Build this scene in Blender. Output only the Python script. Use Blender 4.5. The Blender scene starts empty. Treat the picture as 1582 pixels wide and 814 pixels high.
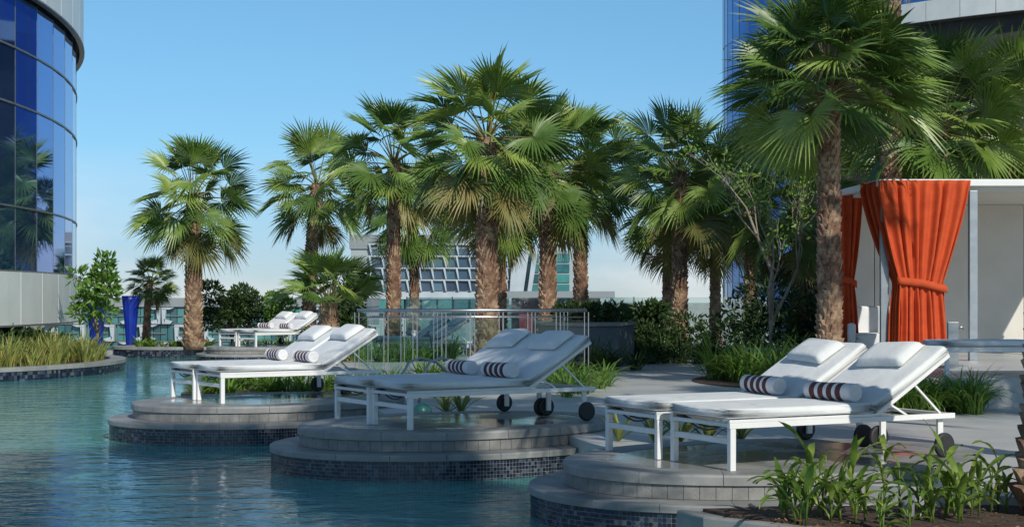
import bpy, bmesh, math, random
from mathutils import Vector, Matrix
R = math.radians
sc = bpy.context.scene
C = sc.collection
random.seed(7)

# ------------------------------------------------------------------ camera, sky, sun, exposure
F = 2300.0; HX, HY = 791.0, 462.0; CAMZ = 1.53
cam = bpy.data.cameras.new('camera'); cam.sensor_width = 36.0
cam.lens = 36.0 * F / 1582.0; cam.shift_y = 55.0 / 1582.0
cam.clip_start = 0.05; cam.clip_end = 20000
co = bpy.data.objects.new('camera', cam); C.objects.link(co)
co.location = (0, 0, CAMZ); co.rotation_euler = (R(90), 0, 0); sc.camera = co

SUN_EL, SUN_AZ = R(34), math.atan2(0.42, -0.907)
world = bpy.data.worlds.new('World'); sc.world = world; world.use_nodes = True
nt = world.node_tree; nt.nodes.clear()
sky = nt.nodes.new('ShaderNodeTexSky'); sky.sky_type = 'NISHITA'; sky.sun_disc = False
sky.sun_elevation = SUN_EL; sky.sun_rotation = SUN_AZ
sky.altitude = 0; sky.air_density = 1.0; sky.dust_density = 0.0; sky.ozone_density = 3.0
tcw = nt.nodes.new('ShaderNodeTexCoord'); sep = nt.nodes.new('ShaderNodeSeparateXYZ')
nt.links.new(tcw.outputs['Generated'], sep.inputs[0])
mp = nt.nodes.new('ShaderNodeMapping'); mp.inputs['Scale'].default_value = (5, 5, 16)
nt.links.new(tcw.outputs['Generated'], mp.inputs[0])
cn = nt.nodes.new('ShaderNodeTexNoise'); cn.inputs['Scale'].default_value = 1.1; cn.inputs['Detail'].default_value = 6
nt.links.new(mp.outputs[0], cn.inputs['Vector'])
cr = nt.nodes.new('ShaderNodeMapRange'); cr.inputs[1].default_value = .42; cr.inputs[2].default_value = .62
nt.links.new(cn.outputs['Fac'], cr.inputs[0])
er = nt.nodes.new('ShaderNodeMapRange'); er.inputs[1].default_value = .10; er.inputs[2].default_value = .03
nt.links.new(sep.outputs['Z'], er.inputs[0])
mu = nt.nodes.new('ShaderNodeMath'); mu.operation = 'MULTIPLY'
nt.links.new(cr.outputs[0], mu.inputs[0]); nt.links.new(er.outputs[0], mu.inputs[1])
mu2 = nt.nodes.new('ShaderNodeMath'); mu2.operation = 'MULTIPLY'; mu2.inputs[1].default_value = .5
nt.links.new(mu.outputs[0], mu2.inputs[0])
mx = nt.nodes.new('ShaderNodeMixRGB'); mx.inputs[2].default_value = (8.3, 8.5, 8.7, 1)
nt.links.new(mu2.outputs[0], mx.inputs[0]); nt.links.new(sky.outputs[0], mx.inputs[1])
rp = nt.nodes.new('ShaderNodeValToRGB'); rp.color_ramp.elements[0].position = 0.0; rp.color_ramp.elements[0].color = (.44, .565, .85, 1)
rp.color_ramp.elements[1].position = .22; rp.color_ramp.elements[1].color = (.66, .965, 1.04, 1)
ea = rp.color_ramp.elements.new(.03); ea.color = (.465, .60, .87, 1)
ea = rp.color_ramp.elements.new(.10); ea.color = (.55, .795, .965, 1)
ea = rp.color_ramp.elements.new(.65); ea.color = (1.10, 1.05, .90, 1)
nt.links.new(sep.outputs['Z'], rp.inputs[0])
tn = nt.nodes.new('ShaderNodeMixRGB'); tn.blend_type = 'MULTIPLY'; tn.inputs[0].default_value = 1
nt.links.new(sky.outputs[0], tn.inputs[1]); nt.links.new(rp.outputs[0], tn.inputs[2]); nt.links.new(tn.outputs[0], mx.inputs[1])
bg = nt.nodes.new('ShaderNodeBackground'); bg.inputs['Strength'].default_value = 0.10
wo = nt.nodes.new('ShaderNodeOutputWorld')
nt.links.new(mx.outputs[0], bg.inputs[0]); nt.links.new(bg.outputs[0], wo.inputs[0])

SD = Vector((math.sin(SUN_AZ) * math.cos(SUN_EL), math.cos(SUN_AZ) * math.cos(SUN_EL), math.sin(SUN_EL)))
sl = bpy.data.lights.new('sun', 'SUN'); sl.energy = 3.6; sl.angle = R(0.5); sl.color = (1, .95, .86)
so = bpy.data.objects.new('sun', sl); C.objects.link(so); so.rotation_euler = SD.to_track_quat('Z', 'Y').to_euler()
so.location = SD * 60
sc.view_settings.view_transform = 'Standard'; sc.view_settings.look = 'None'
sc.view_settings.gamma = 1; sc.view_settings.exposure = 0.1; sc.view_settings.use_curve_mapping = False
sc.render.engine = 'CYCLES'
sc.cycles.max_bounces = 8; sc.cycles.transparent_max_bounces = 16
sc.cycles.diffuse_bounces = 3; sc.cycles.glossy_bounces = 4

# ------------------------------------------------------------------ helpers
def at(px, py, Z):
    return Vector(((px - HX) / F * Z, Z, CAMZ - (py - HY) / F * Z))

def link(o, parent=None):
    C.objects.link(o)
    if parent is not None: o.parent = parent
    return o

def tag(o, label=None, cat=None, group=None, kind=None):
    if label: o['label'] = label
    if cat: o['category'] = cat
    if group: o['group'] = group
    if kind: o['kind'] = kind
    return o

def empty(name, loc, rz=0, label=None, cat=None, group=None):
    o = bpy.data.objects.new(name, None); link(o)
    o.location = loc; o.rotation_euler = (0, 0, rz)
    o.empty_display_size = .1
    return tag(o, label, cat, group)

def copy_tree(o, parent=None):
    c = o.copy(); C.objects.link(c)
    if parent is not None: c.parent = parent
    for ch in list(o.children): copy_tree(ch, c)
    return c

class MB:
    def __init__(s): s.v = []; s.f = []; s.m = []; s.c = None
    def quad(s, a, b, c, d, mi=0):
        n = len(s.v); s.v += [tuple(a), tuple(b), tuple(c), tuple(d)]; s.f.append((n, n+1, n+2, n+3)); s.m.append(mi)
    def poly(s, pts, mi=0):
        n = len(s.v); s.v += [tuple(p) for p in pts]; s.f.append(tuple(range(n, n+len(pts)))); s.m.append(mi)
    def box(s, x0, x1, y0, y1, z0, z1, M=None, mi=0):
        n = len(s.v)
        for x, y, z in ((x0,y0,z0),(x1,y0,z0),(x1,y1,z0),(x0,y1,z0),(x0,y0,z1),(x1,y0,z1),(x1,y1,z1),(x0,y1,z1)):
            p = Vector((x, y, z)); s.v.append(tuple(M @ p if M else p))
        for q in ((3,2,1,0),(4,5,6,7),(0,1,5,4),(1,2,6,5),(2,3,7,6),(3,0,4,7)):
            s.f.append(tuple(n+i for i in q)); s.m.append(mi)
    def bar(s, a, b, w, h, mi=0, up=(0,0,1)):
        a = Vector(a); b = Vector(b); d = (b-a); L = d.length; d.normalize()
        u = Vector(up); sd = d.cross(u)
        if sd.length < 1e-4: sd = d.cross(Vector((1,0,0)))
        sd.normalize(); u = sd.cross(d)
        M = Matrix((( d.x, sd.x, u.x, a.x),( d.y, sd.y, u.y, a.y),( d.z, sd.z, u.z, a.z),(0,0,0,1)))
        s.box(0, L, -w/2, w/2, -h/2, h/2, M, mi)
    def tube(s, pts, rad, n=8, mi=0, cap=True):
        pts = [Vector(p) for p in pts]; base = len(s.v); k = len(pts)
        if not hasattr(rad, '__len__'): rad = [rad]*k
        ref = Vector((0,0,1))
        for i, p in enumerate(pts):
            d = (pts[min(i+1,k-1)] - pts[max(i-1,0)]).normalized()
            a = d.cross(ref)
            if a.length < .05: a = d.cross(Vector((1,0,0)))
            a.normalize(); b = a.cross(d)
            for j in range(n):
                t = 2*math.pi*j/n
                s.v.append(tuple(p + rad[i]*(math.cos(t)*a + math.sin(t)*b)))
        for i in range(k-1):
            for j in range(n):
                s.f.append((base+i*n+j, base+i*n+(j+1)%n, base+(i+1)*n+(j+1)%n, base+(i+1)*n+j)); s.m.append(mi)
        if cap:
            s.f.append(tuple(base+j for j in range(n))[::-1]); s.m.append(mi)
            s.f.append(tuple(base+(k-1)*n+j for j in range(n))); s.m.append(mi)
    def lathe(s, prof, n=16, M=None, mi=0, mis=None):   # prof: (r, z) about local Z
        base = len(s.v); k = len(prof)
        for r, z in prof:
            for j in range(n):
                t = 2*math.pi*j/n; p = Vector((r*math.cos(t), r*math.sin(t), z))
                s.v.append(tuple(M @ p if M else p))
        for i in range(k-1):
            for j in range(n):
                s.f.append((base+i*n+j, base+i*n+(j+1)%n, base+(i+1)*n+(j+1)%n, base+(i+1)*n+j))
                s.m.append(mis[i] if mis else mi)
        if prof[0][0] > 1e-6: s.f.append(tuple(base+j for j in range(n))[::-1]); s.m.append(mis[0] if mis else mi)
        if prof[-1][0] > 1e-6: s.f.append(tuple(base+(k-1)*n+j for j in range(n))); s.m.append(mis[-1] if mis else mi)
    def prism(s, poly, z0, z1, mi=0, mtop=None):
        n = len(s.v); k = len(poly)
        s.v += [(p[0], p[1], z0) for p in poly] + [(p[0], p[1], z1) for p in poly]
        for i in range(k):
            j = (i+1) % k; s.f.append((n+i, n+j, n+k+j, n+k+i)); s.m.append(mi)
        s.f.append(tuple(n+k+i for i in range(k))); s.m.append(mi if mtop is None else mtop)
        s.f.append(tuple(n+i for i in range(k))[::-1]); s.m.append(mi)
    def mesh(s, name, mats, smooth=False):
        me = bpy.data.meshes.new(name); me.from_pydata(s.v, [], s.f)
        if not isinstance(mats, (list, tuple)): mats = [mats]
        for m in mats: me.materials.append(m)
        me.polygons.foreach_set('material_index', s.m)
        if smooth: me.polygons.foreach_set('use_smooth', [True]*len(s.f))
        if s.c:
            at_ = me.color_attributes.new('col', 'FLOAT_COLOR', 'POINT')
            at_.data.foreach_set('color', [x for c in s.c for x in (c[0], c[1], c[2], 1.0)])
        me.update(); return me
    def build(s, name, mats, parent=None, smooth=False):
        o = bpy.data.objects.new(name, s.mesh(name, mats, smooth)); return link(o, parent)

def bevelled(o, w, seg=2, angle=40):
    b = o.modifiers.new('bevel', 'BEVEL'); b.width = w; b.segments = seg; b.limit_method = 'ANGLE'; b.angle_limit = R(angle)
    return o

# ------------------------------------------------------------------ materials
def mat(name, c1, c2=None, rough=.6, scale=8, metal=0, bump=0, bscale=None, spec=.5, attr=None, rnd=0, transl=None,
        coat=0, detail=5, coords='Object', emit=None, stretch=None, rlo=.35, rhi=.65):
    m = bpy.data.materials.new(name); m.use_nodes = True; t = m.node_tree; N = t.nodes; L = t.links
    b = N['Principled BSDF']; b.inputs['Roughness'].default_value = rough; b.inputs['Metallic'].default_value = metal
    b.inputs['Specular IOR Level'].default_value = spec; b.inputs['Coat Weight'].default_value = coat
    tc = N.new('ShaderNodeTexCoord'); vec = tc.outputs[coords]
    if stretch:
        mpn = N.new('ShaderNodeMapping'); mpn.inputs['Scale'].default_value = stretch; L.new(vec, mpn.inputs[0]); vec = mpn.outputs[0]
    col = None
    if c2 is not None:
        n = N.new('ShaderNodeTexNoise'); n.inputs['Scale'].default_value = scale; n.inputs['Detail'].default_value = detail
        n.inputs['Roughness'].default_value = .6
        L.new(vec, n.inputs['Vector'])
        mr = N.new('ShaderNodeMapRange'); mr.inputs[1].default_value = rlo; mr.inputs[2].default_value = rhi
        L.new(n.outputs['Fac'], mr.inputs[0])
        x = N.new('ShaderNodeMixRGB'); x.inputs[1].default_value = (*c1, 1); x.inputs[2].default_value = (*c2, 1)
        L.new(mr.outputs[0], x.inputs[0]); col = x.outputs[0]
    else:
        rgb = N.new('ShaderNodeRGB'); rgb.outputs[0].default_value = (*c1, 1); col = rgb.outputs[0]
    if attr:
        a = N.new('ShaderNodeAttribute'); a.attribute_name = attr
        x = N.new('ShaderNodeMixRGB'); x.blend_type = 'MULTIPLY'; x.inputs[0].default_value = 1
        L.new(col, x.inputs[1]); L.new(a.outputs['Color'], x.inputs[2]); col = x.outputs[0]
    if rnd:
        oi = N.new('ShaderNodeObjectInfo'); hs = N.new('ShaderNodeHueSaturation')
        mr = N.new('ShaderNodeMapRange'); mr.inputs[3].default_value = 1-rnd; mr.inputs[4].default_value = 1+rnd
        L.new(oi.outputs['Random'], mr.inputs[0]); L.new(mr.outputs[0], hs.inputs['Value'])
        mh = N.new('ShaderNodeMapRange'); mh.inputs[3].default_value = .5+rnd*.06; mh.inputs[4].default_value = .5-rnd*.06
        L.new(oi.outputs['Random'], mh.inputs[0]); L.new(mh.outputs[0], hs.inputs['Hue'])
        L.new(col, hs.inputs['Color']); col = hs.outputs[0]
    L.new(col, b.inputs['Base Color'])
    if bump:
        n2 = N.new('ShaderNodeTexNoise'); n2.inputs['Scale'].default_value = bscale or scale*4; n2.inputs['Detail'].default_value = 4
        L.new(vec, n2.inputs['Vector'])
        bp = N.new('ShaderNodeBump'); bp.inputs['Strength'].default_value = bump; bp.inputs['Distance'].default_value = .02
        L.new(n2.outputs['Fac'], bp.inputs['Height']); L.new(bp.outputs[0], b.inputs['Normal'])
    if transl:
        tr = N.new('ShaderNodeBsdfTranslucent'); hs2 = N.new('ShaderNodeHueSaturation'); hs2.inputs['Value'].default_value = 1.6
        hs2.inputs['Hue'].default_value = .485
        L.new(col, hs2.inputs['Color']); L.new(hs2.outputs[0], tr.inputs[0])
        ms = N.new('ShaderNodeMixShader'); ms.inputs[0].default_value = transl
        L.new(b.outputs[0], ms.inputs[1]); L.new(tr.outputs[0], ms.inputs[2]); L.new(ms.outputs[0], N['Material Output'].inputs[0])
    if emit:
        b.inputs['Emission Color'].default_value = (*emit[:3], 1); b.inputs['Emission Strength'].default_value = emit[3]
    return m

M = {}
M['frond'] = mat('palm_green', (.108, .192, .030), (.190, .282, .062), .40, 3, transl=.18, rnd=.42, spec=.5)
M['frond_old'] = mat('palm_yellowing', (.17, .19, .045), (.30, .26, .10), .55, 4, transl=.28, rnd=.3)
M['petiole'] = mat('palm_petiole', (.13, .14, .035), (.20, .16, .05), .5, 6)
M['trunk'] = mat('palm_trunk', (.11, .052, .03), (.20, .11, .065), .9, 9, bump=.6, bscale=40)
M['boot'] = mat('palm_leaf_base', (.18, .095, .06), (.43, .30, .19), .85, 5, bump=.5, bscale=50, rlo=.42, rhi=.62)
M['stone'] = mat('grey_granite', (.20, .205, .20), (.30, .30, .285), .55, 3.0, bump=.08, bscale=120, rnd=.10)
M['stone_core'] = mat('grey_mortar', (.12, .12, .115), (.16, .16, .15), .8, 6)
M['riser'] = mat('stone_riser', (.19, .19, .18), (.26, .255, .24), .7, 10, bump=.2, bscale=60, rnd=.08)
M['paving'] = mat('flamed_paving', (.40, .41, .40), (.52, .52, .50), .45, 1.3, bump=.06, bscale=90)
M['wet_paving'] = mat('wet_paving', (.24, .245, .24), (.36, .36, .35), .3, 1.3, bump=.03, bscale=90)
_t = M['wet_paving'].node_tree; _n = _t.nodes.new('ShaderNodeTexNoise'); _n.inputs['Scale'].default_value = 1.6; _n.inputs['Detail'].default_value = 3
_c = _t.nodes.new('ShaderNodeTexCoord'); _t.links.new(_c.outputs['Object'], _n.inputs['Vector'])
_r = _t.nodes.new('ShaderNodeMapRange'); _r.inputs[1].default_value = .42; _r.inputs[2].default_value = .60; _r.inputs[3].default_value = .07; _r.inputs[4].default_value = .5
_t.links.new(_n.outputs['Fac'], _r.inputs[0]); _t.links.new(_r.outputs[0], _t.nodes['Principled BSDF'].inputs['Roughness'])
M['grout'] = mat('mosaic_grout', (.20, .22, .23), (.28, .29, .30), .8, 20)
M['tile'] = mat('mosaic_tile', (.9, .9, .9), None, .22, attr='col', spec=.6)
M['white_metal'] = mat('white_powder_coat', (.74, .74, .72), (.80, .80, .78), .38, 5)
M['canvas'] = mat('off_white_canvas', (.68, .70, .69), (.76, .77, .76), .85, 4, bump=.45, bscale=9)
M['canvas_seam'] = mat('grey_piping', (.40, .41, .41), None, .8)
M['black_rubber'] = mat('black_rubber', (.018, .018, .02), (.03, .03, .03), .6, 30)
M['wheel_disc'] = mat('grey_plastic', (.16, .165, .17), (.2, .2, .2), .5, 10)
M['dark_strap'] = mat('dark_webbing', (.05, .055, .065), None, .7)
M['towel_white'] = mat('towel_white', (.74, .73, .74), (.80, .79, .79), .95, 30, bump=.5, bscale=180)
M['towel_brown'] = mat('towel_brown', (.10, .036, .04), (.15, .055, .055), .95, 30, bump=.5, bscale=180)
M['orange'] = mat('orange_curtain', (.52, .066, .015), (.62, .090, .019), .85, 6, transl=.12, bump=.05, bscale=200)
M['cab_white'] = mat('cabana_white', (.70, .70, .68), (.76, .76, .74), .5, 2)
M['cab_panel'] = mat('cabana_panel', (.62, .585, .52), (.68, .65, .58), .6, 1.5)
M['steel'] = mat('brushed_steel', (.36, .38, .39), (.44, .45, .46), .32, 20, metal=1)
M['alu'] = mat('grey_aluminium', (.28, .31, .33), (.34, .37, .39), .4, 8, metal=.7)
M['dark_metal'] = mat('dark_frame', (.05, .06, .07), (.08, .09, .10), .4, 4)
M['tglass'] = mat('tower_glass', (.08, .20, .56), (.12, .26, .64), .03, .25, metal=.9, coords='Object', rnd=.05)
M['tglass_far'] = mat('far_tower_glass', (.07, .15, .38), (.11, .21, .46), .05, .25, metal=.85, rnd=.22)
M['mullion'] = mat('mullion_metal', (.18, .18, .17), (.26, .26, .25), .4, 6, metal=.5)
M['spandrel'] = mat('white_spandrel', (.62, .66, .64), (.70, .73, .71), .35, .8, rnd=.05)
M['soffit'] = mat('soffit_grey', (.12, .12, .12), (.16, .16, .16), .6, 2)
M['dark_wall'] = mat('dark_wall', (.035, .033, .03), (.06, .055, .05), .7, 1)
M['blue'] = mat('cobalt_blue', (.006, .024, .26), (.009, .036, .34), .35, 2)
M['tealglass'] = mat('teal_glass', (.03, .13, .14), (.07, .22, .23), .12, .15, spec=.8, rnd=.4)
M['blueglass'] = mat('blue_grey_glass', (.035, .07, .12), (.07, .12, .18), .12, .1, spec=.8, rnd=.4)
M['fin'] = mat('white_fin', (.38, .44, .48), (.46, .52, .55), .5, .3)
M['bldg'] = mat('far_cladding', (.30, .35, .36), (.38, .42, .43), .6, .1)
M['bldg_roof'] = mat('far_roof', (.22, .25, .26), (.28, .31, .32), .7, .1)
M['soil'] = mat('dark_soil', (.035, .022, .015), (.10, .065, .045), .95, 14, bump=1.0, bscale=50)
M['ground'] = mat('far_ground', (.30, .27, .22), (.20, .22, .17), .9, .004, coords='Object')
M['pool_floor'] = mat('pool_floor', (.10, .50, .60), (.16, .58, .66), .5, 1.2)
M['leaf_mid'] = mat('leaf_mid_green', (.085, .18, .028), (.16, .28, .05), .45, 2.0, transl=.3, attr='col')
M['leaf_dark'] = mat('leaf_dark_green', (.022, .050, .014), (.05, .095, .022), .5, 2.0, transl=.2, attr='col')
M['leaf_yellow'] = mat('leaf_variegated', (.16, .22, .05), (.36, .36, .11), .5, 3, transl=.3, attr='col')
M['leaf_canna'] = mat('leaf_canna', (.10, .18, .028), (.19, .26, .045), .4, 9, transl=.3, rnd=.3)
M['bark'] = mat('grey_bark', (.20, .17, .13), (.30, .26, .20), .9, 12, bump=.5)
M['bark_dark'] = mat('dark_bark', (.06, .045, .035), (.10, .08, .06), .9, 12, bump=.5)
M['plaster'] = mat('blue_grey_plaster', (.10, .125, .145), (.14, .165, .185), .6, 2)
M['litter'] = mat('dry_litter', (.16, .12, .08), (.24, .17, .11), .9, 30, attr='col')
M['red'] = mat('red_panel', (.35, .02, .02), (.42, .03, .03), .5, 1)
M['teal_dome'] = mat('teal_dome', (.03, .16, .14), (.05, .22, .19), .35, 5)

def glassy(name, col, ior=1.45, rough=.02, frit=0):
    m = bpy.data.materials.new(name); m.use_nodes = True; t = m.node_tree; N = t.nodes; L = t.links
    N.remove(N['Principled BSDF'])
    tr = N.new('ShaderNodeBsdfTransparent'); tr.inputs[0].default_value = (*col, 1)
    gl = N.new('ShaderNodeBsdfGlossy'); gl.inputs['Roughness'].default_value = rough
    fr = N.new('ShaderNodeFresnel'); fr.inputs[0].default_value = ior
    ms = N.new('ShaderNodeMixShader'); L.new(fr.outputs[0], ms.inputs[0]); L.new(tr.outputs[0], ms.inputs[1]); L.new(gl.outputs[0], ms.inputs[2])
    out = ms.outputs[0]
    if frit:
        df = N.new('ShaderNodeBsdfDiffuse'); df.inputs[0].default_value = (.75, .8, .8, 1)
        tc = N.new('ShaderNodeTexCoord'); no = N.new('ShaderNodeTexNoise'); no.inputs['Scale'].default_value = 3
        L.new(tc.outputs['Object'], no.inputs['Vector'])
        mr = N.new('ShaderNodeMapRange'); mr.inputs[1].default_value = .3; mr.inputs[2].default_value = .7
        mr.inputs[3].default_value = frit*.5; mr.inputs[4].default_value = frit; L.new(no.outputs['Fac'], mr.inputs[0])
        m2 = N.new('ShaderNodeMixShader'); L.new(mr.outputs[0], m2.inputs[0]); L.new(out, m2.inputs[1]); L.new(df.outputs[0], m2.inputs[2]); out = m2.outputs[0]
    L.new(out, N['Material Output'].inputs[0]); return m
M['glass'] = glassy('rail_glass', (.86, .93, .92))
M['frit'] = glassy('frit_glass', (.80, .90, .90), frit=.22)

def water_mat():
    m = bpy.data.materials.new('pool_water'); m.use_nodes = True; t = m.node_tree; N = t.nodes; L = t.links
    N.remove(N['Principled BSDF'])
    tc = N.new('ShaderNodeTexCoord')
    def noise(scale, det, st):
        mpn = N.new('ShaderNodeMapping'); mpn.inputs['Scale'].default_value = st; L.new(tc.outputs['Object'], mpn.inputs[0])
        n = N.new('ShaderNodeTexNoise'); n.inputs['Scale'].default_value = scale; n.inputs['Detail'].default_value = det
        n.inputs['Distortion'].default_value = .6
        L.new(mpn.outputs[0], n.inputs['Vector']); return n.outputs['Fac']
    a = noise(1.9, 2, (1, 1.5, 1)); b = noise(9.0, 3, (1, 1.6, 1))
    ma = N.new('ShaderNodeMath'); ma.operation = 'MULTIPLY_ADD'; ma.inputs[1].default_value = .22
    L.new(b, ma.inputs[0]); L.new(a, ma.inputs[2])
    calm = noise(.28, 2, (1, 1, 1)); cm = N.new('ShaderNodeMapRange'); cm.inputs[1].default_value = .38; cm.inputs[2].default_value = .62
    cm.inputs[3].default_value = .45; cm.inputs[4].default_value = 1.15; L.new(calm, cm.inputs[0])
    bp = N.new('ShaderNodeBump'); bp.inputs['Distance'].default_value = .022; L.new(cm.outputs[0], bp.inputs['Strength'])
    L.new(ma.outputs[0], bp.inputs['Height'])
    tr = N.new('ShaderNodeBsdfTransparent'); tr.inputs[0].default_value = (.60, .86, .90, 1)
    gl = N.new('ShaderNodeBsdfGlossy'); gl.inputs['Roughness'].default_value = .03; L.new(bp.outputs[0], gl.inputs['Normal'])
    fr = N.new('ShaderNodeFresnel'); fr.inputs[0].default_value = 1.33; L.new(bp.outputs[0], fr.inputs['Normal'])
    df = N.new('ShaderNodeBsdfDiffuse'); c = noise(.45, 3, (1, 1, 1)); x = N.new('ShaderNodeMixRGB')
    x.inputs[1].default_value = (.09, .37, .36, 1); x.inputs[2].default_value = (.14, .47, .45, 1); L.new(c, x.inputs[0]); L.new(x.outputs[0], df.inputs[0])
    body = N.new('ShaderNodeMixShader'); body.inputs[0].default_value = .78; L.new(tr.outputs[0], body.inputs[1]); L.new(df.outputs[0], body.inputs[2])
    ms = N.new('ShaderNodeMixShader'); L.new(fr.outputs[0], ms.inputs[0]); L.new(body.outputs[0], ms.inputs[1]); L.new(gl.outputs[0], ms.inputs[2])
    L.new(ms.outputs[0], N['Material Output'].inputs[0]); return m
M['water'] = water_mat()

# ------------------------------------------------------------------ the setting
b = MB(); b.quad((-9000, -3000, -38), (9000, -3000, -38), (9000, 16000, -38), (-9000, 16000, -38))
tag(b.build('ground', M['ground']), kind='structure')
b = MB(); b.box(-60, 60, -30, 43.2, -38, -1.35); tag(b.build('podium', M['bldg']), kind='structure')
b = MB(); b.quad((-36, -12, -1.15), (12, -12, -1.15), (12, 41.2, -1.15), (-36, 41.2, -1.15))
tag(b.build('pool_floor', M['pool_floor']), kind='structure')
b = MB(); b.quad((-36, -12, 0), (12, -12, 0), (12, 41.2, 0), (-36, 41.2, 0))
tag(b.build('pool_water', M['water']), kind='structure')
b = MB(); b.box(-36, -3, 41.2, 43.2, -1.34, .10); tag(b.build('pool_edge', M['stone']), kind='structure')

DZ = .30   # deck level
def smooth_poly(pts, n=6):
    out = []; k = len(pts)
    for i in range(k):
        p0, p1, p2, p3 = (Vector(pts[(i+j) % k]) for j in (-1, 0, 1, 2))
        for s in range(n):
            t = s/n
            out.append(.5*((2*p1)+(-p0+p2)*t+(2*p0-5*p1+4*p2-p3)*t*t+(-p0+3*p1-3*p2+p3)*t**3))
    return [(p.x, p.y) for p in out]
left_edge = [(1.7, 10.6), (1.3, 11.6), (.75, 12.5), (.35, 14.0), (-.3, 14.9), (-1.2, 15.5), (-1.7, 17.2), (-2.6, 18.1), (-3.7, 18.6),
             (-4.2, 20.5), (-4.3, 24), (-4.2, 29), (-4.3, 33), (-3.6, 35), (-3.0, 38)]
def spline(pts, n=5):
    out = []
    for i in range(len(pts)-1):
        p0 = Vector(pts[max(i-1, 0)]); p1 = Vector(pts[i]); p2 = Vector(pts[i+1]); p3 = Vector(pts[min(i+2, len(pts)-1)])
        for s in range(n):
            t = s/n
            q = .5*((2*p1)+(-p0+p2)*t+(2*p0-5*p1+4*p2-p3)*t*t+(-p0+3*p1-3*p2+p3)*t**3); out.append((q.x, q.y))
    out.append(tuple(pts[-1])); return out
deck = spline(left_edge)[::-1] + [(2.6, 9.6), (3.6, 9.0), (5.0, 8.2), (40, 8.2), (40, 43.19), (-2.99, 43.19)]
b = MB(); b.prism(deck, -1.34, DZ); tag(b.build('deck', M['paving']), kind='structure')

def ell(c, a, bb, rot, t, off=0):
    x, y = a*math.cos(t), bb*math.sin(t)
    nx, ny = math.cos(t)/a, math.sin(t)/bb; l = math.hypot(nx, ny)
    x += off*nx/l; y += off*ny/l
    cr_, sr_ = math.cos(rot), math.sin(rot)
    return (c[0]+x*cr_-y*sr_, c[1]+x*sr_+y*cr_)

def arc_params(c, a, bb, rot, off, step):
    N_ = 720; pts = [ell(c, a, bb, rot, 2*math.pi*i/N_, off) for i in range(N_+1)]
    cum = [0]
    for i in range(N_): cum.append(cum[-1] + math.dist(pts[i], pts[i+1]))
    n = max(3, round(cum[-1]/step)); out = []; j = 0
    for k in range(n+1):
        d = cum[-1]*k/n
        while j < N_-1 and cum[j+1] < d: j += 1
        f = (d-cum[j])/max(cum[j+1]-cum[j], 1e-9)
        out.append(2*math.pi*(j+min(max(f, 0), 1))/N_)
    return out, cum[-1]

def ring_stones(root, name, c, a, bb, rot, off, w, z0, z1, step, material, gap=.004, round_=.012, sub=5, jitter=0):
    ts, L = arc_params(c, a, bb, rot, off, step)
    for k in range(len(ts)-1):
        g = gap/2 * (ts[k+1]-ts[k]) / (L/(len(ts)-1))
        t0, t1 = ts[k]+g, ts[k+1]-g
        jz = random.uniform(-jitter, jitter)
        prof = [(off-w, z0), (off, z0), (off+jz, z1-round_), (off-round_*.3+jz, z1-round_*.3), (off-round_+jz, z1), (off-w, z1)]
        b = MB(); n = len(prof)
        for i in range(sub+1):
            t = t0+(t1-t0)*i/sub
            for (o_, z) in prof:
                p = ell(c, a, bb, rot, t, o_); b.v.append((p[0], p[1], z))
        for i in range(sub):
            for j in range(n):
                b.f.append((i*n+j, (i+1)*n+j, (i+1)*n+(j+1) % n, i*n+(j+1) % n)); b.m.append(0)
        b.f.append(tuple(range(n))); b.m.append(0)
        b.f.append(tuple(range(sub*n, sub*n+n))[::-1]); b.m.append(0)
        b.build(name, material, root)

TILE_COLS = [(.008, .012, .028), (.010, .015, .035), (.014, .022, .055), (.025, .038, .075), (.05, .065, .09), (.09, .105, .125), (.02, .027, .045), (.012, .016, .03)]
def mosaic(root, c, a, bb, rot, off, z0, z1, pitch):
    b = MB(); b.c = []; ts, L = arc_params(c, a, bb, rot, off, pitch); rows = int(round((z1-z0)/pitch)); ph = (z1-z0)/rows
    g = .0022
    for k in range(len(ts)-1):
        dt = (ts[k+1]-ts[k]); f = g/pitch*dt
        p0 = ell(c, a, bb, rot, ts[k]+f, off+.0035); p1 = ell(c, a, bb, rot, ts[k+1]-f, off+.0035)
        q0 = ell(c, a, bb, rot, ts[k]+f, off-.003); q1 = ell(c, a, bb, rot, ts[k+1]-f, off-.003)
        for r in range(rows):
            za, zb = z0+r*ph+g, z0+(r+1)*ph-g
            col = random.choice(TILE_COLS); v = random.uniform(.8, 1.25); col = tuple(x*v for x in col)
            n = len(b.v)
            b.v += [(*p0, za), (*p1, za), (*p1, zb), (*p0, zb), (*q0, za), (*q1, za), (*q1, zb), (*q0, zb)]
            b.c += [col]*8
            for q in ((0, 1, 2, 3), (0, 4, 5, 1), (2, 6, 7, 3), (1, 5, 6, 2), (3, 7, 4, 0)):
                b.f.append(tuple(n+i for i in q)); b.m.append(0)
    o = b.build('mosaic_tiles', M['tile'], root); o['kind'] = 'stuff'; return o

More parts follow.
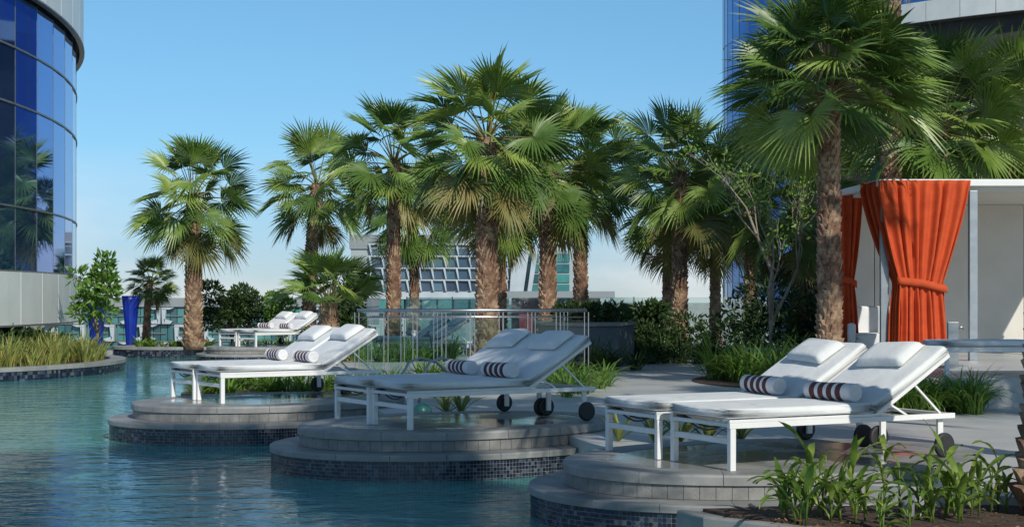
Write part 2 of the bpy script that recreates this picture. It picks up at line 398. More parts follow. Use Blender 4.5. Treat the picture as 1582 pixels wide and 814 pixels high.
PZ, LZ = .39, .22
def platform(c, a, bb, rot, label, fine=True):
    root = empty('pool_platform', (0, 0, 0), 0, label, 'platform', 'stepped lounger platforms at the pool edge')
    circ = lambda off, n=96: [ell(c, a, bb, rot, 2*math.pi*i/n, off) for i in range(n)]
    b = MB(); b.prism(circ(.25), -1.149, LZ-.055); b.build('base_wall', M['grout'], root)
    ring_stones(root, 'ledge_coping', c, a, bb, rot, .268, .30, LZ-.052, LZ, .48 if fine else .9, M['stone'], sub=6)
    b = MB(); b.prism(circ(-.012), LZ-.054, PZ-.07); b.build('riser_core', M['stone_core'], root)
    ring_stones(root, 'riser_stone', c, a, bb, rot, .0, .05, LZ+.003, PZ-.076, .105 if fine else .4, M['riser'], gap=.0035, round_=.003, sub=2, jitter=.0015)
    ring_stones(root, 'step_coping', c, a, bb, rot, .02, .30, PZ-.072, PZ, .55 if fine else 1.0, M['stone'], round_=.018, sub=6)
    b = MB(); b.prism(circ(-.283), PZ-.071, PZ-.002); b.build('top_paving', M['wet_paving'], root)
    mosaic(root, c, a, bb, rot, .25, -.42 if fine else -.1, LZ-.056, .030 if fine else .05)
    return root
PA = ((1.95, 10.95), 1.65, 1.15, R(26)); PB = ((-.5, 14.0), 1.55, 1.1, R(32)); PC = ((-2.75, 17.1), 1.6, 1.15, R(34)); PD = ((-5.98, 36.7), 1.65, 1.2, R(48))
platform(*PA, 'nearest round stepped platform beside the leafy foreground planter')
platform(*PB, 'middle round stepped platform with blue mosaic, standing between its two neighbours')
platform(*PC, 'third round platform from the foreground, jutting left into the pool')
platform(*PD, 'farthest round platform beside the palm at the end of the pool', fine=False)

# ------------------------------------------------------------------ sun loungers
def cushion(x0, x1, y0, y1, z0, z1, r=.028, puff=.008, nx=20, ny=10, seed=0):
    b = MB(); rnd = random.Random(seed); prof = []
    # closed shell: grid top and bottom joined by rounded rims
    cx, cy = (x0+x1)/2, (y0+y1)/2
    ph = [rnd.uniform(0, 6.28) for _ in range(4)]
    q_ = [R(a) for a in (0, 18, 36, 54, 72, 90)]
    rows = [(-r+r*math.sin(a), z0+r-r*math.cos(a)) for a in q_] + [(.002, (z0+z1)/2)] + [(-r+r*math.cos(a), z1-r+r*math.sin(a)) for a in q_]
    def outline(ins, n=64):
        pts = []; hx, hy = (x1-x0)/2+ins, (y1-y0)/2+ins
        rr = .035
        corners = [(hx-rr, hy-rr, 0), (-(hx-rr), hy-rr, 90), (-(hx-rr), -(hy-rr), 180), (hx-rr, -(hy-rr), 270)]
        for (px, py, a0) in corners:
            for k in range(4):
                a = R(a0+k*30); pts.append((cx+px+rr*math.cos(a), cy+py+rr*math.sin(a)))
        # subdivide straight runs for soft waviness
        out = []
        for i in range(len(pts)):
            p, q = pts[i], pts[(i+1) % len(pts)]; d = math.dist(p, q); m = max(1, int(d/.09))
            for s in range(m): out.append((p[0]+(q[0]-p[0])*s/m, p[1]+(q[1]-p[1])*s/m))
        return out
    rings = [[(x, y, z) for (x, y) in outline(ins)] for (ins, z) in rows]
    # top inner rings puffed
    last = rings[-1]; hw, hl = (y1-y0)/2, (x1-x0)/2
    for ins in (.02, .05, .09, .15, .22, .30):
        ring = []
        for (x, y, z) in last:
            X = cx+(x-cx)*max(0, 1-ins*min(hw, hl)/.36/hl); Y = cy+(y-cy)*max(0, 1-ins*min(hw, hl)/.36/hw)
            e = 1-(1-min(1, ins/.3))**2.2
            ring.append((X, Y, z1 + puff*e + .003*min(1, ins/.1)*math.sin(9*X+ph[0])*math.sin(11*Y+ph[1])))
        rings.append(ring)
    n = len(rings[0])
    for rg in rings: b.v += rg
    for i in range(len(rings)-1):
        for j in range(n): b.f.append((i*n+j, i*n+(j+1) % n, (i+1)*n+(j+1) % n, (i+1)*n+j)); b.m.append(0)
    b.f.append(tuple(range(n))[::-1]); b.m.append(0)
    b.f.append(tuple((len(rings)-1)*n+j for j in range(n))); b.m.append(0)
    return b

LW, LL, HIN = .72, 1.99, 1.24
def make_lounger(alpha, seed=1):
    root = empty('sun_lounger', (0, 0, 0))
    wm = M['white_metal']
    for y in (0, LW-.042):
        b = MB(); b.box(.005, .05, y, y+.042, 0, .279); bevelled(b.build('leg', wm, root), .004)
    for s, y in ((1, .045), (-1, LW-.07)):
        b = MB(); b.box(LL-.12, LL-.07, y, y+.025, .055, .279); bevelled(b.build('wheel_fork', wm, root), .004)
        yc = .012 if s > 0 else LW-.012
        w = empty('wheel', (0, 0, 0)); w.parent = root
        X = Matrix.Translation((LL-.095, yc, .089)) @ Matrix.Rotation(R(90), 4, 'X')
        b = MB(); b.lathe([(.066, -.017), (.082, -.018), (.089, -.010), (.089, .010), (.082, .018), (.066, .017)], 28, X); b.build('tyre', M['black_rubber'], w, True)
        b = MB(); b.lathe([(.0, -.014), (.020, -.016), (.022, -.012), (.066, -.011), (.066, .011), (.022, .012), (.020, .016), (0, .014)], 28, X); b.build('rim', M['wheel_disc'], w)
    b = MB()
    for y in (0, LW-.036):
        b.box(.0, LL, y, y+.036, .280, .318); b.box(.0, HIN+.02, y+.003, y+.033, .3185, .340)
    b.box(.002, .034, .0365, LW-.0365, .290, .316); b.box(LL-.034, LL-.002, .0365, LW-.0365, .290, .316)
    for x in (.4, .8, 1.2): b.box(x, x+.03, .0365, LW-.0365, .292, .314)
    bevelled(b.build('frame', wm, root), .003)
    b = MB(); b.box(.012, .044, .0425, LW-.0425, .175, .215); bevelled(b.build('stretcher', wm, root), .003)
    for k, (dz, dy) in enumerate(((.075, 0), (.055, .03))):
        b = MB(); pts = []
        for i in range(11):
            t = i/10; pts.append((.03+.025*k, .05+(LW-.1)*t, .325-dz*math.sin(math.pi*min(1, t*1.15 if t < .87 else 1))*(.9+.2*t)))
        b.tube(pts, .007, 6); b.build('strap', M['dark_strap'], root, True)
    def piping(x0, x1, z, X_, par):
        y0, y1 = -.006, LW+.006; rr = .035; pts = []
        for (cx, cy, a0) in ((x1-rr, y1-rr, 0), (x0+rr, y1-rr, 90), (x0+rr, y0+rr, 180), (x1-rr, y0+rr, 270)):
            for k in range(4):
                a = R(a0+k*30); pts.append(X_ @ Vector((cx+rr*math.cos(a), cy+rr*math.sin(a), z)))
        pts.append(pts[0]); b = MB(); b.tube(pts, .0055, 6, cap=False); b.build('piping', M['canvas_seam'], par, True)
    b = cushion(-.02, HIN, -.008, LW+.008, .345, .412, seed=seed); sc_ = b.build('seat_cushion', M['canvas'], root, True)
    piping(-.019, HIN-.001, .352, Matrix(), sc_)
    H = Vector((HIN+.012, 0, .345)); X = Matrix.Translation(H) @ Matrix.Rotation(-alpha, 4, 'Y')
    bl = .80
    b = MB()
    for y in (.004, LW-.034): b.box(0, bl-.01, y, y+.03, -.035, -.004, X)
    for x in (.03, .38, bl-.045): b.box(x, x+.03, .0345, LW-.0345, -.032, -.006, X)
    bevelled(b.build('backrest_frame', wm, root), .003)
    b = cushion(0, bl, -.008, LW+.008, 0, .064, seed=seed+3)
    b.v = [tuple(X @ Vector(v)) for v in b.v]; piping(.001, bl-.001, .007, X, b.build('backrest_cushion', M['canvas'], root, True))
    for y in (.045, LW-.06):
        if alpha > .1:
            p = X @ Vector((.42, 0, -.02)); b = MB(); b.bar((p.x, y, p.z), (LL-.10, y, .31), .018, .014); b.build('strut', wm, root)
            p = X @ Vector((.16, 0, -.02)); b = MB(); b.bar((p.x, y+.02, p.z), (HIN+.36, y+.02, .305), .018, .014); b.build('strut', wm, root)
    return root, X
def pillow_mesh(seed):
    b = MB(); n = 18; w, l, h = .46, .28, .125
    for s in (1, -1):
        for i in range(n+1):
            for j in range(n+1):
                u, v = -1+2*i/n, -1+2*j/n
                e = max(0, (1-abs(u)**5)*(1-abs(v)**5))**.42
                sq = 1-.05*(1-abs(u)**2)*abs(v)
                b.v.append((l/2*u*(1-.04*(1-v*v)*abs(u)), w/2*v*(1-.03*(1-u*u)), .03+s*h/2*e*(1 if s > 0 else .62)))
    N1 = (n+1)**2
    for s in (0, 1):
        for i in range(n):
            for j in range(n):
                q = [i*(n+1)+j, (i+1)*(n+1)+j, (i+1)*(n+1)+j+1, i*(n+1)+j+1]
                b.f.append(tuple(N1*s+k for k in (q if s == 0 else q[::-1]))); b.m.append(0)
    return b.mesh('pillow', M['canvas'], True)
def towel_mesh():
    L, r = .50, .066; b = MB(); X = Matrix.Translation((0, 0, r)) @ Matrix.Rotation(R(-90), 4, 'X')
    prof = [(0.001, .004), (.012, .0), (.020, .006), (.030, .0), (.040, .006), (.050, .0), (r-.008, .002), (r, .012)]; mis = [0]*7
    z = .012; bands = [(.085, 0), (.056, 1), (.036, 0), (.056, 1), (.036, 0), (.056, 1), (.036, 0), (.056, 1), (.061, 0)]
    for w, m in bands:
        prof += [(r-.0015, z+.004), (r+.0012, z+w*.5), (r-.0015, z+w-.001)]; mis += [m, m, m]; z += w
    prof += [(r, L-.012), (r-.008, L-.002), (.05, L), (.001, L-.004)]; mis += [0, 0, 0, 0]
    b.lathe(prof, 28, X, mis=mis[:len(prof)-1]+[0]); 
    rnd = random.Random(4); ph = [rnd.uniform(0, 6) for _ in range(3)]
    b.v = [(x*(1+.03*math.sin(7*y+ph[0])), y, max(0.0, z*(1+.02*math.sin(11*y+ph[1])))) for (x, y, z) in b.v]
    return b.mesh('rolled_towel', [M['towel_white'], M['towel_brown']], True)
TOWEL, PILLOW = towel_mesh(), pillow_mesh(2)
proto, BX = make_lounger(R(31)); used = [False]
def place_lounger(ox, oy, z, rz, label, tl, pl, flat=None, group='sun loungers around the pool'):
    global proto
    if flat: o, X = flat
    else:
        o = proto if not used[0] else copy_tree(proto); X = BX; used[0] = True
    o.location = (ox, oy, z); o.rotation_euler = (0, 0, rz); tag(o, label, 'sun lounger', group)
    W_ = Matrix.Translation((ox, oy, z)) @ Matrix.Rotation(rz, 4, 'Z')
    if tl:
        t = bpy.data.objects.new('rolled_towel', TOWEL); link(t)
        t.matrix_world = W_ @ Matrix.Translation((HIN-.09+random.uniform(-.02, .01), .09+random.uniform(-.02, .02), .418)) @ Matrix.Rotation(R(random.uniform(-6, 6)), 4, 'Z') @ Matrix.Diagonal((random.uniform(.94, 1.06), random.uniform(.95, 1.03), random.uniform(.94, 1.05), 1))
        tag(t, tl, 'towel', 'striped towels rolled on the loungers')
    if pl:
        t = bpy.data.objects.new('pillow', PILLOW); link(t)
        t.matrix_world = W_ @ X @ Matrix.Translation((.60+random.uniform(-.02, .02), LW/2+random.uniform(-.03, .03), .070)) @ Matrix.Rotation(R(random.uniform(-5, 5)), 4, 'Z') @ Matrix.Diagonal((random.uniform(.93, 1.06), random.uniform(.95, 1.05), random.uniform(.85, 1.1), 1))
        tag(t, pl, 'pillow', 'white head pillows on the loungers')
    return o
def pair(o1, o2, z, rz, where):
    for (ox, oy), side in ((o1, 'right'), (o2, 'left')):
        place_lounger(ox, oy, z, rz, f'white wheeled sun lounger, {side} of the two on the {where}',
                      f'brown striped rolled towel on the {side} lounger of the {where}',
                      f'white head pillow on the {side} lounger of the {where}')
pair((1.444, 9.86), (1.03, 10.58), PZ, R(27.5), 'nearest platform')
pair((-.90, 12.95), (-1.31, 13.54), PZ, R(32), 'middle mosaic platform')
pair((-3.17, 16.2), (-3.60, 16.80), PZ, R(33.5), 'third platform jutting left')
pair((-6.1, 35.4), (-6.66, 35.92), PZ, R(46), 'farthest platform')
pair((-2.75, 31.6), (-3.2, 32.4), DZ, R(18), 'deck behind the railing')
fl = make_lounger(0.0, 9)
place_lounger(5.05, 17.35, .63, R(6), 'flat white sun lounger in front of the cabana', None, None, fl)

# ------------------------------------------------------------------ palms
def frond_mesh(elev, seed, old=False, nl=35, Lb=.76, Lp=.90):
    rnd = random.Random(seed); b = MB()
    e = R(elev); p = Vector((0, 0, 0)); pts = [p.copy()]; sag = R(rnd.uniform(14, 26)) * (.5 if elev > 58 else 1 if elev > -40 else .3)
    for i in range(6):
        d = Vector((math.cos(e), 0, math.sin(e))); p = p + d*Lp/6; pts.append(p.copy()); e -= sag/6
    b.tube(pts, [.022, .018, .015, .013, .011, .010, .009], 5, 1)
    e -= R(rnd.uniform(-4, 22)) if elev > 58 else R(rnd.uniform(5, 42)) if elev > 30 else R(rnd.uniform(-6, 16))
    t = Vector((math.cos(e), 0, math.sin(e))); n = Vector((-math.sin(e), 0, math.cos(e))); bb = Vector((0, 1, 0))
    tw = R(rnd.uniform(-42, 42)); bb2 = bb*math.cos(tw)+n*math.sin(tw); n = n*math.cos(tw)-bb*math.sin(tw); bb = bb2
    Lb *= rnd.uniform(.86, 1.1); span = R(rnd.uniform(118, 142)); dphi = 2*span/nl
    for k in range(nl):
        ph = -span+dphi*(k+.5)+R(rnd.uniform(-1.2, 1.2)); d = t*math.cos(ph)+bb*math.sin(ph)
        L = Lb*(1-.28*(abs(ph)/span)**2)*rnd.uniform(.86, 1.08)
        drp = rnd.uniform(.02, .20)*(1.25 if old else 1)*(1.25 if rnd.random() < .2 else 1)
        pf = d.cross(n).normalized(); base = len(b.v)
        rs = (0.04, .30, .54, .71, .87, 1.0)
        for r in rs:
            c = p + d*(r*L) + n*(.26*r*L*abs(math.sin(ph)) + .05*math.sin(r*3.1)*L)
            c = c + Vector((0, 0, -1))*(drp*L*max(0, r-.35)**1.8*2.0)
            c = c + t*(.07*L*r*r)
            w = .5*dphi*L*r*.97 if r < .55 else .5*dphi*L*.50*(1-(r-.54)/.47)**.9
            w = max(w, .0012)
            b.v += [tuple(c-pf*w - n*w*.5), tuple(c+n*w*.5), tuple(c+pf*w - n*w*.5)]
        for i in range(len(rs)-1):
            q = base+i*3
            b.f.append((q, q+1, q+4, q+3)); b.f.append((q+1, q+2, q+5, q+4)); b.m += [0, 0]
    return b.mesh('frond', [M['frond_old'] if old else M['frond'], M['petiole']], False)
FR = {}
for ecl in (80, 62, 45, 28, 10, -10, -30, -52, -70):
    FR[ecl] = [frond_mesh(ecl+random.uniform(-5, 5), ecl*7+s) for s in range(5)]
FR_OLD = {ecl: [frond_mesh(ecl, ecl*5+s, True) for s in range(2)] for ecl in (-35, -58, -76)}

def trunk_parts(root, H, r0, r1, lean, seed, boots=True):
    rnd = random.Random(seed); b = MB(); n = 18; k = max(8, int(H/.10)); pts = []; rad = []
    for i in range(k+1):
        t = i/k; z = H*t; x = lean[0]*t*t; y = lean[1]*t*t
        pts.append((x, y, z-(.05 if i == 0 else 0))); fl_ = .35*math.exp(-z/.25)
        rad.append((r0+(r1-r0)*t)*(1+fl_)*(1+.035*rnd.uniform(-1, 1))*.93)
    b.tube(pts, rad, n); b.build('trunk', M['trunk'], root, True)
    if not boots: return
    b = MB(); lv = .085; z = .02; i = 0
    while z < H-.06:
        t = z/H; r = (r0+(r1-r0)*t)*(1+.35*math.exp(-z/.25)); cx, cy = lean[0]*t*t, lean[1]*t*t
        m = 9
        for j in range(m):
            a = 2*math.pi*(j+.5*(i % 2))/m + rnd.uniform(-.12, .12); hh = lv*rnd.uniform(1.5, 2.2); w = r*.46*rnd.uniform(.75, 1.05)
            out = r*rnd.uniform(.14, .34); dx, dy = math.cos(a), math.sin(a); sx, sy = -dy, dx
            def P(rr, s, zz): return (cx+dx*rr+sx*s, cy+dy*rr+sy*s, zz)
            zb = z+rnd.uniform(-.02, .02); sk = rnd.uniform(-.35, .35)*w
            A0, A1 = P(r*.86, -w*.9, zb), P(r*.86, w*.9, zb)
            B0, B1 = P(r*.95+out, -w*.45+sk, zb+hh), P(r*.95+out, w*.45+sk, zb+hh*.92)
            C0, C1 = P(r*.80, -w*.75+sk, zb+hh*1.05), P(r*.80, w*.75+sk, zb+hh*1.05)
            nn = len(b.v); b.v += [A0, A1, B0, B1, C0, C1]
            for q in ((0, 1, 3, 2), (2, 3, 5, 4), (0, 2, 4), (1, 5, 3)): b.f.append(tuple(nn+u for u in q)); b.m.append(0)
        z += lv*rnd.uniform(.85, 1.1); i += 1
    o = b.build('leaf_bases', M['boot'], root); o['kind'] = 'stuff'

def palm(x, y, zb, zg, label, r0=.2, s=1.0, nf=44, skirt=8, lean=(0, 0), seed=1, low=-42, group='fan palms around the pool', dark=0):
    root = empty('fan_palm', (x, y, zb), 0, label, 'palm tree', group); rnd = random.Random(seed); H = zg-zb
    trunk_parts(root, H, r0, r0*.78, lean, seed)
    top = Vector((lean[0], lean[1], H)); keys = sorted(FR.keys(), reverse=True); ga = 2.39996; a0 = rnd.uniform(0, 6.28)
    for i in range(nf):
        f = i/(nf-1); ecl = 84-(84-low)*f**.92 + rnd.uniform(-9, 9)
        kk = min(keys, key=lambda q: abs(q-ecl)); me = rnd.choice(FR[kk])
        o = bpy.data.objects.new('frond', me); link(o, root); az = a0+i*ga+rnd.uniform(-.25, .25)
        o.location = top + Vector((math.cos(az)*r0*.35, math.sin(az)*r0*.35, .14*s*(1-f)-.10*s*f))
        o.rotation_euler = (R(rnd.uniform(-8, 8)), R(rnd.uniform(-6, 6)), az); sc_ = s*rnd.uniform(.86, 1.10)*(1-.06*abs(f-.5)); o.scale = (sc_,)*3
    for i in range(skirt):
        kk = rnd.choice((-35, -58, -58, -76)); me = rnd.choice(FR_OLD[kk]); o = bpy.data.objects.new('frond', me); link(o, root)
        az = rnd.uniform(0, 6.28); o.location = top + Vector((math.cos(az)*r0*.6, math.sin(az)*r0*.6, -.22*s-rnd.uniform(0, .2)))
        o.rotation_euler = (R(rnd.uniform(-8, 8)), 0, az); o.scale = (s*rnd.uniform(.8, 1.0),)*3
    return root

def palm_px(px, pyg, Z, label, zb=DZ, **kw):
    g = at(px, pyg, Z); return palm(g.x, Z, zb, g.z, label, **kw)
palm_px(299, 308, 39, 'sunlit palm at far end of pool, leftmost tall one', zb=.26, r0=.215, s=1.13, nf=32, skirt=6, seed=11)
palm_px(477, 290, 43, 'palm rising behind the young bushy palm, its trunk tilting', r0=.19, s=1.12, nf=30, skirt=4, seed=12, lean=(.25, 0))
palm_px(608, 255, 38, 'pale trunked palm behind the steel railing, left of the tallest central one', r0=.18, s=1.16, nf=36, skirt=6, seed=13)
palm_px(640, 330, 47, 'shaded slim dark trunked palm just right of the pale trunked one', r0=.15, s=1.15, nf=30, skirt=5, seed=14)
palm_px(752, 218, 28, 'tallest central palm with thick trunk, behind the middle loungers', r0=.205, s=1.06, nf=46, skirt=9, seed=15)
palm_px(772, 300, 38, 'dark trunked palm hidden directly behind the tallest central one', r0=.17, s=1.05, nf=32, skirt=5, seed=16)
palm_px(846, 268, 33, 'sunlit palm just right of the tallest central one, with yellow hanging fronds', r0=.19, s=1.08, nf=40, skirt=8, seed=17)
palm_px(897, 262, 38, 'shaded palm above the grey raised planter wall', r0=.18, s=1.16, nf=36, skirt=5, seed=18)
palm_px(1050, 275, 31.5, 'dark shaded palm in the hedge bed at the back of the deck', r0=.165, s=1.02, nf=36, skirt=6, seed=19)
palm_px(1031, 330, 37, 'slim shaded palm touching the left side of the hedge bed palm', r0=.125, s=.95, nf=26, skirt=6, seed=20)
palm_px(1105, 330, 36, 'slim shaded palm in front of the blue glass base, right of the hedge bed', r0=.13, s=1.0, nf=28, skirt=6, seed=21)
palm_px(1160, 300, 34, 'shaded palm standing between the slim palm and the twiggy tree', r0=.15, s=1.05, nf=36, skirt=4, seed=29)
palm_px(1281, 140, 21.5, 'big near palm with dense crown beside the orange curtains', r0=.17, s=1.06, nf=70, skirt=0, seed=22, low=-16)
palm_px(1236, 330, 30, 'reddish trunked shaded palm behind the big near one', r0=.17, s=1.0, nf=36, skirt=8, seed=23)
palm_px(1450, 200, 26.5, 'palm behind the cabana roof, next to the big near palm', r0=.18, s=1.12, nf=44, skirt=4, seed=24)
palm_px(1565, 215, 27.5, 'palm behind the cabana roof at the right edge of the picture', r0=.18, s=1.2, nf=44, skirt=4, seed=25)
palm_px(1380, 190, 32, 'palm farther back above the cabana, mostly hidden by the big near crown', r0=.18, s=1.1, nf=44, skirt=4, seed=26)
palm_px(226, 436, 42.2, 'small distant palm with thin trunk beside the blue column', zb=.12, r0=.10, s=.50, nf=36, skirt=3, seed=27, lean=(.12, 0))
palm_px(508, 470, 30, 'young bushy palm with short trunk behind the third platform', zb=.30, r0=.2, s=.74, nf=26, skirt=5, seed=28, low=22)
# palms right of and behind the viewpoint: the near trunk at the right edge and those whose shade falls on deck and pool
G2 = 'palms out of view shading the pool'
palm(3.25, 8.9, DZ-.05, 6.3, 'dark palm trunk cut off by the right edge beside the foreground planter', r0=.17, s=1.3, nf=56, skirt=0, seed=31, lean=(.3, -1.5), low=-14)
for i, (x, y, h, lb) in enumerate(((2.1, 3.6, 5.6, 'palm right of the viewpoint whose shade falls on the near water'),
        (2.9, 2.4, 8.0, 'tall palm right of the viewpoint whose shade falls on the middle water'),
        (1.7, -.3, 9.0, 'tall palm beside the viewpoint whose shade falls on the left water'),
        (.2, -1.8, 9.0, 'tall palm behind the viewpoint whose shade falls on the left water'),
        (5.2, 9.2, 5.6, 'palm right of the frame nearest the foreground planter, its shade streaking the deck'),
        (7.7, 11.4, 5.8, 'palm right of the frame in front of the cabana, its shade streaking the deck'),
        (7.9, 13.2, 9.2, 'very tall palm right of the cabana shading the back of the deck'),
        (6.6, 25.9, 9.0, 'added very tall palm behind the cabana, its unseen crown shading the back palms'),  # three tall palms added, crowns out of view, to shade the back palms
        (7.5, 30.0, 9.8, 'added very tall palm far behind the cabana, its unseen crown shading the back palms'),
        (8.9, 23.3, 9.0, 'added very tall palm right of the cabana roof, its unseen crown shading the back palms'))):
    palm(x, y, .1 if i < 4 else DZ, h, lb, r0=.17, s=1.25, nf=46 if i < 4 else 14 if i == 6 else 24, skirt=3, seed=32+i, group=G2, low=-45)

# ------------------------------------------------------------------ foliage generators
def leaf_cloud(n, blobs, size, seed, narrow=.45, jitter=.5, up=.3):
    rnd = random.Random(seed); b = MB(); b.c = []
    tot = sum(q[3]*q[4]*q[5] for q in blobs)
    for (cx, cy, cz, rx, ry, rz) in blobs:
        k = int(n*rx*ry*rz/tot)
        for _ in range(k):
            while True:
                v = Vector((rnd.uniform(-1, 1), rnd.uniform(-1, 1), rnd.uniform(-1, 1)))
                if .25 < v.length < 1: break
            v = v.normalized()*(v.length**.5)
            p = Vector((cx+v.x*rx, cy+v.y*ry, cz+v.z*rz))
            d = (v + Vector((rnd.gauss(0, jitter), rnd.gauss(0, jitter), rnd.gauss(up, jitter)))).normalized()
            sd = d.cross(Vector((rnd.gauss(0, 1), rnd.gauss(0, 1), rnd.gauss(0, 1)))).normalized()
            nn = d.cross(sd); L = size*rnd.uniform(.6, 1.25); w = L*narrow*.5
            i = len(b.v)
            b.v += [tuple(p), tuple(p+d*L*.45+sd*w+nn*L*.05), tuple(p+d*L - nn*L*.12), tuple(p+d*L*.45-sd*w+nn*L*.05)]
            g = rnd.uniform(.55, 1.45); b.c += [(g*rnd.uniform(.9, 1.1), g, g*rnd.uniform(.8, 1.1))]*4
            b.f += [(i, i+1, i+2), (i, i+2, i+3)]; b.m += [0, 0]
    return b
def blade(b, base, az, L, w, rise, arch, col, rnd, seg=6):
    d = Vector((math.cos(az), math.sin(az), 0)); sd = Vector((-d.y, d.x, 0)); p = Vector(base); e = rise; i0 = len(b.v)
    for i in range(seg+1):
        t = i/seg; ww = w*(.55+.9*t if t < .45 else (.96*(1-((t-.45)/.55)**1.7)))*.5+.0006
        up = Vector((-math.sin(e)*d.x, -math.sin(e)*d.y, math.cos(e)))
        b.v += [tuple(p-sd*ww+up*ww*.4), tuple(p), tuple(p+sd*ww+up*ww*.4)]; b.c += [col]*3
        p = p + (d*math.cos(e)+Vector((0, 0, 1))*math.sin(e))*L/seg; e -= arch/seg*(1+t)
    for i in range(seg):
        q = i0+3*i; b.f += [(q, q+1, q+4, q+3), (q+1, q+2, q+5, q+4)]; b.m += [0, 0]
def strap_bed(clumps, seed, nb=40, L=.5, w=.03, spread=.09, rise=(50, 88), arch=(.5, 1.7)):
    rnd = random.Random(seed); b = MB(); b.c = []
    for (x, y, z, s) in clumps:
        for _ in range(nb):
            az = rnd.uniform(0, 6.28); rr = spread*s*math.sqrt(rnd.random()); g = rnd.uniform(.6, 1.4)
            blade(b, (x+rr*math.cos(az), y+rr*math.sin(az), z), az+rnd.gauss(0, .4), L*s*rnd.uniform(.55, 1.15), w*rnd.uniform(.7, 1.2),
                  R(rnd.uniform(*rise)), rnd.uniform(*arch), (g*rnd.uniform(.9, 1.15), g, g*.95), rnd)
    return b
def scatter(rnd, n, x0, x1, y0, y1, z, s=(.8, 1.2)):
    return [(rnd.uniform(x0, x1), rnd.uniform(y0, y1), z, rnd.uniform(*s)) for _ in range(n)]

rs = random.Random(5)
def soil(name, c, a, bb, rot, z0, z1):
    b = MB(); b.prism([ell(c, a, bb, rot, 2*math.pi*i/48) for i in range(48)], z0, z1); return tag(b.build(name, M['soil']), kind='structure')
# green bed behind the third platform
b = strap_bed(scatter(rs, 46, -4.0, -1.6, 18.75, 20.2, DZ, (.7, 1.05)), 41, 26, .42, .032)
tag(b.build('ground_cover', M['leaf_mid']), 'low bright green leafy ground cover behind the third platform', 'ground cover', kind='stuff')
soil('soil_bed', (-2.8, 19.4), 1.5, .95, 0, DZ-.1, DZ+.012)
# plants near the railing
b = strap_bed(scatter(rs, 22, -1.35, -.55, 18.6, 20.2, DZ, (.8, 1.2)), 42, 26, .46, .032)
tag(b.build('ground_cover', M['leaf_mid']), 'green strap leaved plants below the railing, left of the middle loungers', 'ground cover', kind='stuff')
b = strap_bed(scatter(rs, 16, .55, 1.35, 18.6, 21.5, DZ, (.8, 1.2)), 43, 26, .48, .032)
tag(b.build('ground_cover', M['leaf_mid']), 'green strap leaved plants right of the middle loungers by the railing end', 'ground cover', kind='stuff')
b = strap_bed(scatter(rs, 16, .9, 2.2, 25.0, 25.9, DZ, (.8, 1.25)), 53, 26, .55, .034)
tag(b.build('grass_bed', M['leaf_dark']), 'dark strap leaves at the foot of the grey raised planter', 'plants', kind='stuff')
# spiky bed left of the big near palm
b = strap_bed(scatter(rs, 34, 3.05, 5.0, 20.6, 23.6, DZ, (.9, 1.5)), 44, 44, .62, .034, rise=(40, 86))
tag(b.build('grass_bed', M['leaf_mid']), 'bright green arching strap leaves in the bed around the big near palm', 'plants', kind='stuff')
soil('soil_bed', (4.1, 22.2), 1.4, 2.0, 0, DZ-.1, DZ+.012)
# lush clump in front of cabana
b = strap_bed(scatter(rs, 26, 4.15, 5.15, 15.9, 16.8, DZ, (.8, 1.15)), 45, 60, .52, .020, rise=(55, 90), arch=(.6, 2.0))
tag(b.build('grass_bed', M['leaf_mid']), 'lush green grass clump in front of the cabana plinth', 'plants', kind='stuff')
# dark hedges at back of deck
bl = [(rs.uniform(1.9, 4.4), rs.uniform(29.2, 30.8), DZ+rs.uniform(.2, .55), .45, .45, .42) for _ in range(22)]
b = leaf_cloud(5200, bl, .13, 46, narrow=.4)
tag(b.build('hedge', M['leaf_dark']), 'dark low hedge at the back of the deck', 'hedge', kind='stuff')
b = strap_bed(scatter(rs, 22, 1.9, 4.3, 28.3, 29.0, DZ, (.9, 1.3)), 47, 26, .6, .035)
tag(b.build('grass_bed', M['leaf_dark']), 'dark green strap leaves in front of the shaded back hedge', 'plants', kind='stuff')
bl = [(rs.uniform(4.7, 7.0), rs.uniform(28.6, 31.0), DZ+rs.uniform(.2, 1.5), .5, .5, .45) for _ in range(30)]
b = leaf_cloud(6500, bl, .15, 56, narrow=.35)
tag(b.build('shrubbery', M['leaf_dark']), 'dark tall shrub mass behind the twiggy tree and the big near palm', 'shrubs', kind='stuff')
# left island
IS = ((-11.85, 30.9), 3.55, 4.6, R(-8))
root = empty('island_planter', (0, 0, 0), 0, 'long curved stone planter at left, full of variegated grasses', 'planter')
circ = lambda P, off, n=72: [ell(*P, 2*math.pi*i/n, off) for i in range(n)]
b = MB(); b.prism(circ(IS, -.02), -1.149, .17); b.build('base_wall', M['stone_core'], root)
ring_stones(root, 'kerb_stone', *IS, .0, .34, .172, .25, .8, M['stone'], sub=4)
ts_ = MB(); mosaic(root, *IS, -.02, -.04, .168, .06)
b = MB(); b.prism(circ(IS, -.35), .10, .21); b.build('soil', M['soil'], root)
cl = []
for _ in range(150):
    t = rs.uniform(-2.2, .5); o_ = -rs.uniform(.4, 1.6); p = ell(*IS, t, o_); cl.append((p[0], p[1], .2, rs.uniform(.85, 1.5)))
b = strap_bed(cl, 48, 22, .50, .036, rise=(60, 90), arch=(.1, .8))
tag(b.build('grass_bed', M['leaf_yellow']), 'yellow green variegated upright grasses on the left island planter', 'plants', kind='stuff')
bl = []
for _ in range(26):
    t = rs.uniform(-1.9, .9); p = ell(*IS, t, -rs.uniform(1.5, 2.6)); bl.append((p[0], p[1], .2+rs.uniform(.1, .42), .5, .5, .38))
b = leaf_cloud(7000, bl, .16, 49)
tag(b.build('shrubbery', M['leaf_dark']), 'dark shrubs behind the variegated grasses below the left tower', 'shrubs', kind='stuff')
